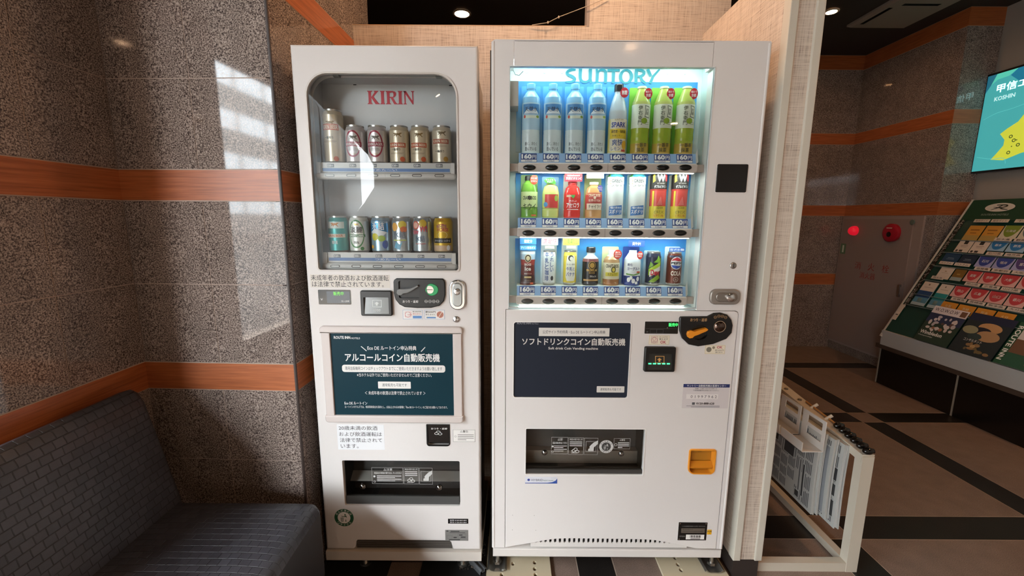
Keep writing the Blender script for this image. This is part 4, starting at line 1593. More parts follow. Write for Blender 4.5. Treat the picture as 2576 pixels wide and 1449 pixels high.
# coin cup
ORG_ = M('e0902a', .3)
mb = MB()
mb.loft([[(x_, D, z_) for x_, z_ in CUP], [(x_, D - .004, z_) for x_, z_ in inset(CUP, .001)], [(x_, D - .004, z_) for x_, z_ in inset(CUP, .005)], [(x_, D + .019, z_) for x_, z_ in inset(CUP, .007)]], ORG_, True)
mb.fill([inset(CUP, .006)], M('a8701f', .35), flat(D + .019))
mb.obox((rx0 + .008, D + .002, rz0 + .020), (rx1 - rx0 - .016, 0, 0), (0, .016, .016), (0, -.003, .006), M('c87d20', .3))
mb.text('OK', (rx0 + rx1) / 2 - .008, rz1 - .024, (rx0 + rx1) / 2 + .008, rz1 - .020, M('7a4a10'), flat(D + .0185))
part('coin_cup', sun, mb, 'orange coin return cup')
# hybrid label
r = RC(1321, 1199.5, 1401.5, 1216)
NB = M('2a4a96', .5)
sticker('energy_label', sun, r, M('dfe1ea', .5), [('p', [(0, 0), (1, 0), (1, .78), (.95, .45), (.85, .22), (.7, .12), (0, .09)], NB), ('e', .11, .55, .0046, M('35408a')), ('t', 'HYBRID', .2, .38, .56, .68, M('4a505e')), ('t', 'HEAT PUMP', .57, .38, .88, .54, M('5a7a5e')), ('t', 'ハイブリッド', .8, .80, .97, .9, M('4a505e'))])
# name plate and yellow tag
r = RC(1706, 1314, 1778, 1359)
sticker('name_plate', sun, r, M('0e0d0c', .3), [('e', .05, .93, .0022, CHROME), ('e', .95, .93, .0022, CHROME), ('e', .05, .06, .0022, CHROME), ('e', .95, .06, .0022, CHROME), ('t', 'この自動販売機のお問い合わせは', .12, .76, .92, .82, M('8a8884')),
        ('r', .1, .42, .92, .68, M('5c5248', .5)), ('t', '食品営業許可', .14, .58, .5, .64, INK), ('r', .14, .5, .86, .52, INK), ('r', .28, .06, .92, .33, PAPER)] +
        [('r', .42 + .03 * k, .16, .42 + .03 * k + (.02 if k % 3 else .012), .30, INK) for k in range(13)] + [('r', .44, .09, .78, .12, INK), ('t', 'SP000', .05, .2, .24, .28, M('8a8884'))])
r = RC(1778.8, 1332.5, 1790, 1344.5)
sticker('inspection_tag', sun, r, M('e0a81a', .5), [('t', 'T', .3, .2, .7, .75, INK), ('r', .08, .5, .22, .8, INK), ('r', .78, .5, .92, .8, INK)])
for (u, v) in ((1289.5, 1296), (1344, 1296.5), (1289, 1333), (1348, 1334)):
    x, z = PY(u, v)
    mb = MB()
    mb.knob(x, D - .0004, D, z, .0012, M('8f8a86', .5), 8)
    part('hole_plug', sun, mb)
# vent grille
vx0, vx1 = PY(1335, 1362)[0], PY(1730, 1362)[0]
vz0, vz1 = SZB + .0005, PY(1520, 1350)[1]
slots = []
for k in range(31):
    u = 1349 + k * 12.03
    x, za = PY(u, 1355.5 + k * .07)
    zb = PY(u, 1367 + k * .07)[1]
    slots.append(rrect(x - .0042, zb, x + .0042, za, .0035, 4))
mb = MB()
mb.slab(rrect(vx0, vz0, vx1, vz1, 0), D + .004, D + .008, M('dedad6', .4), 0, slots)
part('vent_grille', sun, mb)
mb = MB()
mb.box(vx0, vx1, D + .03, D + .032, vz0, vz1, M('2c2a28', .6))
part('vent_backing', sun, mb)
# base and feet
sb0, sb1 = PY(1525, 1403)[1], PY(1525, 1382.5)[1]
mb = MB()
mb.slab(rrect(SX0 + .001, sb0, SX1, sb1 - .002, .001, 2), D + .002, D + .5, M('dad5d0', .4), .002)
part('base_plinth', sun, mb)
BOARD_T = .012
for u in (1251, 1791):
    x = PY(u, 1412, D + .04)[0]
    b = MB()
    b.lathe(x, D + .045, [(.0075, BOARD_T + .012), (.0075, sb0)], STEEL, 16)
    b.lathe(x, D + .045, [(.015, BOARD_T + .012), (.015, BOARD_T + .022)], STEEL, 6, smooth=False)
    ft = part('levelling_foot', sun, b)
    b = MB()
    pr = [(-.036, .006), (-.030, .012), (-.022, .004), (-.014, .002), (.014, .002), (.022, .004), (.030, .012), (.036, .006)]
    lps = []
    for yy in (D + .012, D + .30):
        lps.append([(x + a, yy, BOARD_T + c) for a, c in pr] + [(x + a, yy, BOARD_T + c + .0025) for a, c in reversed(pr)])
    b.loft(lps, M('9d9b96', .3, .9), False, True, True)
    b.build('foot_rail', ft)

# ================================================================== SAMPLE DRINKS
def cyl(cx, cy, z0, prof, sy=1.0, lift=.0003):
    def rad(z):
        for (r0, a), (r1, b) in zip(prof, prof[1:]):
            if a <= z <= b:
                return r0 + (r1 - r0) * (z - a) / max(b - a, 1e-6)
        return prof[-1][0]

    rm = max(p[0] for p in prof)

    def f(u, v):
        r = rad(v) + lift
        th = u / rm
        return (cx + r * math.sin(th), cy - sy * r * math.cos(th), z0 + v)
    f.curved = .005
    return f


def drink(name, label, cat, group, cx, cy, z0, prof, mats, prints=(), cap=None, card=None, sy=1.0, n=28):
    """prof [(r,z)], prints: ('t',text,u0,v0,u1,v1,mat,bold) ('r',u0,v0,u1,v1,mat) ('e',u,v,ru,rv,mat) ('o',u,v,ru,rv,k,mat) ('p',pts,mat)"""
    t = thing(name, label, cat, (cx, cy, z0), group)
    b = MB()
    b.lathe(cx, cy, [(r, z + z0) for r, z in prof], mats, n, sy)
    b.build('body', t)
    if prints:
        b = MB()
        for k, it in enumerate(prints):
            f = cyl(cx, cy, z0, prof, sy, .0003 + .00012 * k)
            q = it[0]
            if q == 't':
                b.text(it[1], it[2], it[3], it[4], it[5], it[6], f, it[7] if len(it) > 7 else .0)
            elif q == 'tv':
                b.text(it[1], it[2], it[3], it[4], it[5], it[6], f, it[7] if len(it) > 7 else .0, True)
            elif q == 'r':
                b.rect(it[1], it[2], it[3], it[4], it[5], f, max(2, int(abs(it[3] - it[1]) / .005)), max(1, int(abs(it[4] - it[2]) / .012)))
            elif q == 'e':
                b.disc(it[1], it[2], it[3], it[4], it[5], f, 20, 3)
            elif q == 'o':
                b.disc(it[1], it[2], it[3], it[4], it[6], f, 28, 1, it[5])
            elif q == 'p':
                b.fill([it[1]], it[2], f)
        b.build('label_print', t)
    if cap:
        b = MB()
        r, h, m, zc = cap
        b.lathe(cx, cy, [(r, z0 + zc), (r, z0 + zc + h * .85), (r * .9, z0 + zc + h), (.0005, z0 + zc + h)], m, 20, sy, cap=False)
        b.build('cap', t)
    if card:
        w, h, m, items = card[:4]
        b = MB()
        yb = cy + sy * max(p[0] for p in prof) + .001
        zc = card[4] if len(card) > 4 else 0
        lp = rrect(cx - w / 2, z0 + zc, cx + w / 2, z0 + zc + h, (.001, .001, .004, .004), 3)
        b.slab(lp, yb, yb + .0012, m)
        b.build('backing_card', t)
    for k, fl in enumerate([c for c in (card[3] if card else [])]):
        b = MB()
        (kind, u, v, ru, rv, m, txts) = fl
        yf = cy - sy * max(p[0] for p in prof) * .55 - .004
        if kind == 'star':
            pts = [(cx + u + (ru if i % 2 == 0 else ru * .86) * math.cos(i * math.pi / 18), z0 + v + (rv if i % 2 == 0 else rv * .86) * math.sin(i * math.pi / 18)) for i in range(36)]
        elif kind == 'disc':
            pts = ell(cx + u, z0 + v, ru, rv, 28)
        elif kind == 'leaf':
            pts = [(cx + u + ru * x, z0 + v + rv * y) for x, y in ((-1, 0), (-.7, .6), (0, .9), (.6, .7), (1, -.9), (.3, -.8), (-.6, -.7))]
        else:
            pts = rrect(cx + u - ru, z0 + v - rv, cx + u + ru, z0 + v + rv, .001, 2)
        b.slab(pts, yf, yf + .0008, m)
        for (s_, a, c, d, e, mm) in txts:
            b.text(s_, cx + u + a * ru, z0 + v + c * rv, cx + u + d * ru, z0 + v + e * rv, mm, flat(yf - .0004), .02)
        b.build('flag_tag', t)
    return t


def can_prof(h, r=.0315):
    return [(r * .80, 0), (r * .86, .002), (r, .009), (r, h - .017), (r * .86, h - .005), (r * .86, h - .0035), (r * .89, h - .003), (r * .89, h), (r * .8, h), (r * .78, h - .004), (.0005, h - .004)]


ALUM = M('c3c1bd', .3, .85)
CREAM = M('cbbca2', .3, .35)
LAGS = M('c9c1be', .3, .4)
CRIM = M('8e2438', .4)
ORNG = M('b5532f', .4)
GLD = M('b8924a', .35, .4)
DKI = M('2a2624', .5)
GRN = M('3f7a45', .4)


def can_mats(m):
    return [ALUM, ALUM, m, m, ALUM, ALUM, ALUM, ALUM, ALUM, ALUM]


def beast(u, v, s, m):
    """small running emblem, a few strokes"""
    body = ((-1.0, .25), (-.85, .62), (-.62, .48), (-.45, .62), (-.2, .45), (.15, .5), (.5, .42), (.72, .62), (1.05, .55), (1.2, .8), (1.12, .42), (.85, .3), (.7, .08), (.95, -.25), (1.15, -.32), (.9, -.42), (.55, -.1), (.3, .02),
            (0, -.05), (-.1, -.35), (-.4, -.5), (-.25, -.28), (-.35, -.02), (-.6, -.2), (-.95, -.25), (-.72, -.05), (-.55, .15), (-.75, .2), (-.85, .32))
    return [('p', [(u + x * s, v + y * s) for x, y in body], m)]


KG = 'sample cans in the small vending machine'
kcx = [836, 892, 947, 1002.5, 1055, 1110]
kcy = D + .078
k2x = [848, 901, 956, 1008.5, 1061, 1114]


def kxy(u, v):
    return PY(u, v, kcy - .012)[0]


def ichiban(h, band0, band1, ty, body):
    return beast(.001, h * .74, .013, M('7a5f30', .4)) + [('r', -.028, band0, .028, band1, ORNG), ('t', 'KIRIN BEER', -.025, band0 + .003, .025, band1 - .003, M('e4d5bd', .4), .02),
            ('t', '一番搾り', -.019, ty, .010, ty + .008, DKI, .02), ('r', -.024, ty - .007, .02, ty - .006, M('8a7a66')), ('r', -.024, ty - .010, .016, ty - .009, M('8a7a66')), ('e', .016, .017, .008, .008, ORNG)]


hT = PY(836, 275, kcy - .02)[1] - zk1
hS = .1225
p = can_prof(hT)
drink('beer_can', 'tall cream beer can, leftmost on the upper shelf of the small machine', 'can', KG, kxy(836, 340), kcy, zk1, p, can_mats(CREAM), ichiban(hT, hT * .62, hT * .73, hT * .46, CREAM))
p = can_prof(hS)
for u, lab in ((892, 'silver lager can with crimson band beside the tall beer can'), (947, 'silver lager can with crimson band, third on the upper shelf')):
    drink('lager_can', lab, 'can', KG, kxy(u, 360), kcy, zk1, p, can_mats(LAGS),
          [('o', 0, .064, .026, .042, .86, CRIM), ('e', 0, .064, .0215, .035, LAGS)] + beast(.002, .082, .012, M('5a5247')) +
          [('r', -.028, .056, .028, .070, CRIM), ('t', 'KIRIN LAGER', -.025, .0585, .025, .0675, M('dcd2cc', .4), .02), ('r', -.012, .049, .012, .050, DKI), ('r', -.015, .044, .015, .045, DKI), ('t', 'LAGER BEER', -.010, .030, .010, .034, GLD)])
for u, lab in ((1002.5, 'cream beer can with orange band and seal, fourth on the upper shelf'), (1055, 'cream beer can with orange band and seal, fifth on the upper shelf')):
    drink('beer_can', lab, 'can', KG, kxy(u, 360), kcy, zk1, p, can_mats(CREAM), ichiban(hS, .054, .068, .043, CREAM))
CR2 = M('d0c5b0', .3, .35)
drink('beer_can', 'pale cream beer can, rightmost on the upper shelf of the small machine', 'can', KG, kxy(1110, 360), kcy, zk1, p, can_mats(CR2),
      beast(.004, .096, .013, M('6a5a40')) + [('r', -.028, .066, .028, .080, M('a5533a')), ('t', 'KIRIN BEER', -.025, .069, .025, .0775, M('e4d5bd', .4), .02), ('r', -.02, .060, .02, .061, M('8a7a66')), ('r', -.02, .056, .02, .057, M('8a7a66')),
                                              ('t', '一番搾り', -.018, .038, .012, .046, DKI, .02), ('e', .017, .018, .008, .008, GLD)])
TEA = M('3f9a98', .35, .3)
drink('beer_can', 'teal beer can with orange lettering band, leftmost on the lower shelf', 'can', KG, kxy(848, 590), kcy, zk2, p, can_mats(TEA),
      [('r', -.032, .082, .032, .104, M('cfd8d0', .4))] + beast(0, .093, .012, M('c07a3a')) + [('r', -.034, .052, .034, .064, M('d8cfc0', .4)), ('t', 'KIRIN BEER', -.026, .054, .026, .062, M('b5622e'), .02), ('t', '晴れ風', -.010, .030, .008, .042, WINK, .02)])
WG = M('d6d8d0', .3, .25)
drink('beer_can', 'white and green low-malt beer can, second on the lower shelf', 'can', KG, kxy(901, 590), kcy, zk2, p, can_mats(WG),
      [('o', 0, .064, .027, .047, .88, GRN), ('t', '淡麗', -.021, .068, .021, .088, DKI, .03), ('r', -.03, .054, .03, .063, M('2f6a3e')), ('t', 'GREEN LABEL', -.026, .0555, .026, .0615, WINK, .02), ('t', '70%', -.009, .032, .009, .040, DKI, .02), ('e', .018, .016, .006, .006, GRN)] +
      beast(.002, .094, .008, GLD))
BLU = M('2d7fb4', .3, .45)
drink('chuhai_can', 'blue lemon drink can, third on the lower shelf of the small machine', 'can', KG, kxy(956, 590), kcy, zk2, p, can_mats(M('9fb9c9', .28, .6)),
      [('r', -.034, .070, .034, .108, BLU), ('t', '氷結', -.022, .078, .020, .102, WINK, .03), ('p', [(-.03, .07), (-.01, .082), (.03, .07), (.012, .056)], M('dfe6ea', .4)), ('e', -.012, .055, .012, .012, M('c9c23a', .4)), ('e', .010, .050, .012, .010, M('8fae3a', .4)), ('e', .022, .030, .010, .014, M('2a4f9e', .4)), ('e', -.024, .022, .007, .006, M('d8a23a', .4))])
SIL = M('b9c2c6', .25, .7)
drink('chuhai_can', 'silver citrus drink can with orange slices, fourth on the lower shelf', 'can', KG, kxy(1008.5, 590), kcy, zk2, p, can_mats(SIL),
      [('e', -.017, .088, .012, .014, M('d9a24a', .4)), ('e', .010, .095, .014, .013, M('c9b23a', .4)), ('e', .014, .080, .011, .010, M('c4652f', .4)), ('t', '氷結', -.023, .052, .020, .074, M('33475c'), .03), ('r', -.022, .043, .022, .046, M('b9c24a')), ('p', [(-.02, .02), (-.012, .04), (.0, .03), (.01, .042), (.0, .012)], M('5fa3c4', .4))])
drink('chuhai_can', 'silver citrus drink can with red W lettering, fifth on the lower shelf', 'can', KG, kxy(1061, 590), kcy, zk2, p, can_mats(SIL),
      [('e', -.017, .094, .013, .014, M('c4523f', .4)), ('e', -.017, .094, .009, .010, M('e0b0a0', .4)), ('e', .008, .100, .013, .013, M('c7a83a', .4)), ('t', 'W!', -.004, .072, .022, .092, M('b5303a'), .04), ('t', 'new', -.028, .064, -.006, .078, M('b54a5a'), .03), ('t', '氷結', -.020, .040, .014, .060, M('33475c'), .03), ('r', -.018, .032, .016, .034, M('b54a4a'))])
GLDC = M('c9a42e', .3, .35)
drink('highball_can', 'golden highball can with a black band, rightmost on the lower shelf', 'can', KG, kxy(1114, 590), kcy, zk2, p, can_mats(GLDC),
      [('r', -.012, .096, .006, .113, M('a52a30')), ('t', 'WHITE', -.020, .084, .016, .096, M('8a3a6a'), .02), ('t', 'HORSE', -.016, .074, .022, .085, M('a5303a'), .02), ('o', .002, .062, .016, .012, .9, M('e8d9a0', .4)), ('r', -.033, .036, .033, .052, M('1c1814', .4)),
       ('t', 'ホワイトホース・ハイボール', -.028, .040, .028, .047, WINK, .02), ('r', -.033, .010, .033, .028, M('c7a98a', .4)), ('e', .021, .020, .006, .009, WINK)])

# ---------------------------------------------------------------- soft drinks
SG = 'sample drinks in the wide vending machine'
scy = D + .062
SYK = .78


def sx(u, v):
    return PY(u, v, scy - .012)[0]


def sh_(u, vt, z0):
    return PY(u, vt, scy)[1] - z0


R1 = .0290
zs = [z for z in shelf_z]
# water
WAT = M('b5d6ea', .12)
WATD = M('8fc4ea', .12)
WATL = M('dcebee', .12)
BLC = M('6fb4e2', .25)
z0 = zs[0]
h1 = sh_(1440, 212, z0)
bp = [(R1 * .9, 0), (R1, .006), (R1, h1 * .28), (R1 * .985, h1 * .31), (R1, h1 * .34), (R1, h1 * .60), (R1 * 1.0, h1 * .72), (R1 * .93, h1 * .80), (R1 * .62, h1 * .865), (R1 * .46, h1 * .89), (R1 * .46, h1 * .92)]
WM = [WATL, WATL, WATL, WATL, WAT, WAT, WATD, WATD, WATD, BLC]
for k, (u, lab) in enumerate(((1336, 'leftmost of the four clear spring water bottles'), (1391, 'second from left of the four spring water bottles'), (1446.5, 'third from left of the four spring water bottles'), (1503, 'rightmost of the four spring water bottles, beside the soda'))):
    drink('water_bottle', lab, 'bottle', SG, sx(u, 300), scy, z0, bp, WM,
          [('r', -.029, h1 * .56, .029, h1 * .70, M('4b86bd', .3)), ('p', [(-.026, h1 * .565), (-.014, h1 * .63), (0, h1 * .60), (.012, h1 * .64), (.026, h1 * .565)], M('dfeaf0', .4)), ('t', '天然水', -.021, h1 * .595, .020, h1 * .66, M('24304a'), .03),
           ('r', -.028, h1 * .50, .028, h1 * .54, M('dfe8d8', .4)), ('e', -.022, h1 * .525, .004, .005, M('c0504a')), ('e', .022, h1 * .525, .006, .004, M('8fa84a')), ('t', '清く、冷たく', -.020, h1 * .115, .020, h1 * .165, M('4a5660'), .015), ('t', '澄んでいる', -.020, h1 * .04, .018, h1 * .095, M('4a5660'), .015)],
          (R1 * .5, h1 * .08, BLC, h1 * .92), (.062, h1 * 1.0, M('4f9fdc', .4), []), SYK)
# lemon soda
u = 1556
h = sh_(u, 213, z0)
drink('soda_bottle', 'clear lemon soda bottle with black cap and red sugar free tag', 'bottle', SG, sx(u, 300), scy, z0, [(R1 * .9, 0), (R1, .006), (R1, h * .5), (R1 * .95, h * .62), (R1 * .72, h * .76), (R1 * .45, h * .86), (R1 * .42, h * .90)],
      [M('e8e6da', .3), M('e4d98a', .3), M('c9d3d8', .15), M('c3d2dc', .15), M('c3d2dc', .15), M('c3d2dc', .15)],
      [('r', -.030, h * .04, .030, h * .50, M('ece6cf', .4)), ('r', -.030, h * .22, .030, h * .36, M('e2c63a', .4)), ('t', 'SUNTORY', -.014, h * .475, .016, h * .50, M('7a6a2a')), ('t', 'SPARK', -.024, h * .38, .024, h * .455, M('2f3f8e'), .03), ('t', '高密度・強刺激', -.024, h * .30, .024, h * .345, DKI, .02), ('t', '刺激レモン', -.020, h * .25, .012, h * .275, DKI), ('t', '爽快', -.020, h * .12, .014, h * .21, M('2f4f8e'), .02), ('t', 'レモン', -.022, h * .05, .006, h * .10, M('2f4f8e'), .02), ('e', .020, h * .13, .009, .014, M('d9a832', .4)), ('r', .010, h * .035, .026, h * .065, M('b03a3a'))],
      (R1 * .5, h * .10, M('17171a', .3), h * .90), (.064, h, M('4f9fdc', .4), [('star', .014, h * .87, .014, .0165, M('c02a3a', .4), [('無糖', -.6, -.4, .6, .4, WINK)])]), SYK)
# green tea
TG, TL = M('a2b23e', .2), M('8fae3a', .25)
for k, (u, lab) in enumerate(((1614, 'leftmost of the three green tea bottles'), (1670, 'middle one of the three green tea bottles'), (1727, 'rightmost of the three green tea bottles'))):
    h = sh_(u, 216, z0)
    drink('tea_bottle', lab, 'bottle', SG, sx(u, 300), scy, z0, [(R1 * .92, 0), (R1, .006), (R1, h * .16), (R1 * .97, h * .2), (R1, h * .24), (R1 * .97, h * .31), (R1, h * .38), (R1, h * .72), (R1 * .95, h * .76), (R1 * .5, h * .93), (R1 * .44, h * .96)],
          [M('c2a052', .2), M('b8a048', .2), TG, TG, TG, TG, M('dfe6d2', .4), M('b3bb6a', .25), M('a9b85a', .2), M('a9b85a', .2)],
          [('tv', '伊右衛門', -.014, h * .42, -.001, h * .70, M('3f4f3a'), .02), ('p', [(.006, h * .70), (.024, h * .685), (.022, h * .60), (.025, h * .52), (.006, h * .535), (.009, h * .61)], M('4d5a4a')), ('p', [(.008, h * .69), (.022, h * .675), (.020, h * .60), (.023, h * .53), (.008, h * .545), (.011, h * .61)], M('e6ead8', .4)),
           ('tv', '京都', .011, h * .56, .019, h * .66, M('4d5a4a'), .02), ('e', .006, h * .48, .010, .009, TL), ('r', .008, h * .43, .024, h * .435, M('7a8a6a')), ('r', .008, h * .455, .024, h * .46, M('7a8a6a')), ('r', -.002, h * .20, .022, h * .37, M('93ad2c', .3)),
           ('t', '一番茶', -.018, h * .105, .018, h * .165, M('4a4a2a'), .02), ('t', '抹茶', -.014, h * .03, .010, h * .095, M('4a4a2a'), .02)],
          (R1 * .5, h * .03, M('d8e0c0', .3), h * .955), (.066, h * 1.005, M('77b843', .35), [('disc', .016, h * .87, .0125, .0165, M('b5202f', .4), [('味わう', -.7, .1, .7, .55, WINK), ('京都', -.6, -.6, .6, -.02, WINK)])]), SYK)

z0 = zs[1]
R2 = .0275


def small_bottle(h, body, lab, lab2=None):
    return [(R2 * .92, 0), (R2, .005), (R2, h * .2), (R2 * .96, h * .23), (R2, h * .26), (R2, h * .62), (R2 * .95, h * .68), (R2 * .8, h * .80), (R2 * .5, h * .86), (R2 * .48, h * .89)]


def sb_m(liq, lab):
    return [liq, liq, liq, liq, lab, liq, liq, liq, liq]


h = sh_(1400, 443, z0)
LIME = M('77ad3f', .2)
u = 1332
drink('kiwi_bottle', 'green kiwi drink bottle with red vitamin tag, leftmost in the middle row', 'bottle', SG, sx(u, 495), scy, z0, small_bottle(h, 0, 0), sb_m(M('6a9c3a', .2), M('cfe0a0', .4)),
      [('r', -.028, h * .40, .028, h * .55, M('cddc9a', .4)), ('t', 'CRAFT BOSS', -.024, h * .43, .024, h * .52, M('2c2c22'), .03), ('e', 0, h * .475, .006, .007, M('3a3a2c')), ('t', 'キウイ', -.022, h * .19, .022, h * .34, M('2f4a22'), .03), ('e', .018, h * .16, .008, .009, M('6a9a3a')), ('r', .006, h * .04, .024, h * .08, M('c0653a'))],
      (R2 * .55, h * .11, M('20241e', .3), h * .89), (.056, h * 1.04, M('9cc47a', .4), [('disc', .014, h * .90, .0125, .0150, M('c8452f', .4), [('クエン酸', -.75, .1, .75, .5, WINK), ('ビタミン', -.75, -.5, .75, -.1, WINK)])]), SYK)
u = 1386
drink('juice_bottle', 'pale yellow juice bottle with red fruit label and green leaf tag', 'bottle', SG, sx(u, 495), scy, z0, small_bottle(h * .93, 0, 0), sb_m(M('c6cf7c', .2), M('c6cf7c', .2)),
      [('r', -.022, h * .24, .026, h * .56, M('c23f3c', .4)), ('e', .018, h * .47, .007, .010, M('8fae4a', .4)), ('e', -.019, h * .32, .008, .008, M('4f8fc4', .4))],
      (R2 * .55, h * .09, M('e8e8e4', .3), h * .83), (.056, h * 1.0, M('8fc4ea', .4), [('leaf', -.004, h * .88, .020, .011, M('4a9a3a', .4), [('りんごと', -.7, .05, .5, .55, WINK), ('やさい', -.5, -.55, .4, -.05, WINK)])]), SYK)
u = 1441
drink('acerola_bottle', 'red acerola drink bottle under a red vitamin banner', 'bottle', SG, sx(u, 495), scy, z0, small_bottle(h * .9, 0, 0), sb_m(M('c8332f', .2), M('c8332f', .2)),
      [('t', 'GREEN', -.024, h * .50, -.006, h * .55, M('d9e8c0'), .02), ('p', [(0, h * .46), (-.006, h * .52), (-.005, h * .555), (0, h * .545), (.005, h * .555), (.006, h * .52)], M('4a9a4a')), ('r', .012, h * .47, .025, h * .56, M('b52a2a')), ('t', 'やさしい', -.012, h * .38, .012, h * .43, WINK, .02), ('t', 'アセロラ', -.022, h * .25, .022, h * .36, WINK, .03), ('r', -.02, h * .20, .02, h * .215, WINK)],
      (R2 * .55, h * .07, M('b53030', .3), h * .80), (.056, h * 1.06, M('dfe4d8', .4), [('rect', 0, h * .965, .0285, .0135, M('bf3040', .4), [('自然由来100%の', -.7, .2, .7, .6, WINK), ('天然ビタミンC', -.85, -.6, .9, .05, WINK)])]), SYK)
u = 1495
drink('milk_tea_bottle', 'beige chai latte bottle with red label and purple tag', 'bottle', SG, sx(u, 495), scy, z0, small_bottle(h * .9, 0, 0), sb_m(M('b98a5c', .25), M('b8463a', .4)),
      [('r', -.028, h * .36, .028, h * .60, M('a8403a', .4)), ('t', 'CRAFT BOSS', -.020, h * .51, .020, h * .57, M('e8d5c0'), .02), ('e', 0, h * .49, .004, .005, M('e8d5c0', .4)), ('t', '世界のTEA', -.021, h * .39, .021, h * .45, M('e8d5c0'), .02), ('r', -.028, h * .20, .028, h * .35, M('e4d6bf', .4)), ('t', 'チャイラテ', -.020, h * .23, .024, h * .32, M('3a2a20'), .02)],
      (R2 * .55, h * .06, M('cfd6c8', .3), h * .80), (.056, h * 1.05, M('b9c88a', .4), [('rect', 0, h * 1.0, .028, .008, M('eef0e6', .4), [('まろやかしみわたる', -.9, -.5, .9, .5, M('3a3a30'))]), ('disc', .017, h * .70, .0088, .0115, M('5a4a8e', .4), [('やさしく', -.8, .05, .8, .45, WINK), ('スパイス', -.8, -.5, .8, -.1, WINK)])]), SYK)
for u, lab in ((1549, 'left one of the two white sports drink bottles'), (1604, 'right one of the two white sports drink bottles')):
    hh = sh_(u, 438, z0)
    pw = [(R2 * .95, 0), (R2, .004), (R2, hh * .74), (R2 * .97, hh * .76), (R2, hh * .78), (R2, hh * .93), (R2 * .7, hh)]
    GW = M('d8dcda', .25)
    drink('sports_bottle', lab, 'bottle', SG, sx(u, 495), scy, z0, pw, [GW, GW, GW, M('e6ebe6', .4), M('e6ebe6', .4), M('4aa05a', .4)],
          [('p', [(-.026, hh * .98), (-.022, hh * .93), (-.010, hh * .915), (0, hh * .93), (.012, hh * .91), (.024, hh * .93), (.026, hh * .98)], M('3f8fc4', .4)), ('r', -.025, hh * .69, .025, hh * .905, M('eef0ea', .4)), ('t', 'GREEN', -.017, hh * .80, .018, hh * .88, M('24302c'), .03), ('t', 'DA・KA・RA', -.017, hh * .71, .018, hh * .77, M('24302c'), .02), ('e', -.021, hh * .84, .0016, .002, M('c0703a')), ('e', -.021, hh * .78, .0016, .002, M('c0a03a')), ('e', .022, hh * .84, .0016, .002, M('5a8a4a')),
           ('p', [(-.024, hh * .06), (.022, hh * .09), (.021, hh * .30), (-.023, hh * .27)], M('3c6fae', .4)), ('t', '7種の素材の', -.020, hh * .215, .018, hh * .265, WINK, .02), ('t', 'スポドリ!', -.021, hh * .105, .019, hh * .20, WINK, .04)],
          None, (.056, hh * 1.0, M('bfe0ea', .4), []), SYK)
for u, lab in ((1658, 'left one of the two red and black double vitamin drinks'), (1712, 'right one of the two red and black double vitamin drinks')):
    hh = sh_(u, 438, z0)
    pw = [(R2 * .92, 0), (R2 * .95, .004), (R2 * .95, hh * .28), (R2 * .95, hh * .62), (R2, hh * .66), (R2, hh * .96), (R2 * .8, hh)]
    YL = M('e0cc4a', .35)
    drink('vitamin_bottle', lab, 'bottle', SG, sx(u, 495), scy, z0, pw, [YL, YL, M('d0504a', .25), M('d0504a', .25), M('2c2624', .35), M('2c2624', .35)],
          [('p', [(-.027, hh * .98), (-.020, hh * .98), (-.017, hh * .84), (-.026, hh * .80)], M('d9c23a', .4)), ('p', [(.014, hh * .98), (.024, hh * .98), (.025, hh * .82), (.017, hh * .84)], M('b5303a', .4)), ('t', 'W', -.013, hh * .82, .015, hh * .98, WINK, .05), ('t', 'VITAMIN', -.012, hh * .765, .013, hh * .80, M('c9c0b8')), ('t', 'ダブルビタミン', -.020, hh * .68, .021, hh * .745, WINK, .03),
           ('r', -.027, hh * .0, -.020, hh * .62, M('e0cc4a', .35)), ('p', [(-.010, hh * .30), (.003, hh * .50), (.010, hh * .30)], M('d9706a', .3)), ('t', '1日分の', -.008, hh * .215, .012, hh * .27, M('3a3a1a'), .02), ('t', 'ビタミンC', -.016, hh * .115, .016, hh * .185, M('4a4a1a'), .02), ('t', 'ビタミンB6', -.016, hh * .04, .016, hh * .10, M('c0562a'), .02)],
          None, (.056, hh * .99, M('d8dcc8', .4), []), SYK)

z0 = zs[2]
h = sh_(1330, 632, z0)
u = 1328
drink('coffee_pouch', 'dark red iced coffee pouch, leftmost in the bottom row', 'pouch', SG, sx(u, 665), scy, z0, [(R2 * .98, 0), (R2 * .96, .004), (R2 * .86, h * .3), (R2 * .84, h * .6), (R2 * .9, h * .76), (R2 * .92, h * .92), (R2 * .9, h)],
      [M('5a2018', .35), M('3a1814', .35), M('5f1f1a', .35), M('8f2f28', .35), M('a9bdd0', .35), M('cfdce6', .35)],
      [('e', 0, h * .80, .0125, .0140, M('d9c9a0', .4)), ('e', 0, h * .80, .0105, .0120, M('3a302c', .4)), ('e', 0, h * .80, .007, .008, M('d9c9a0', .4)), ('t', 'BOSS', -.013, h * .58, .013, h * .65, M('e8e0d8'), .03), ('t', 'Ice', -.012, h * .43, .012, h * .55, M('e8e0d8'), .03), ('t', '専用アイス', -.014, h * .32, .014, h * .36, M('e8e0d8'), .02), ('r', -.013, h * .21, .013, h * .26, M('c9b07a')), ('t', '[コーヒー]', -.010, h * .12, .010, h * .16, M('e8e0d8')), ('r', .008, h * .03, .020, h * .08, M('c05a3a'))],
      None, (.054, h * 1.42, M('7fbcea', .4), [('rect', 0, h * 1.30, .027, .010, M('2f6fb4', .4), [('指定分', -.5, -.5, .5, .6, WINK)]), ('rect', 0, h * 1.11, .0265, .0075, M('3f8fd0', .4), [('アイス専用ボス', -.9, -.6, .9, .6, WINK)])]), .7)
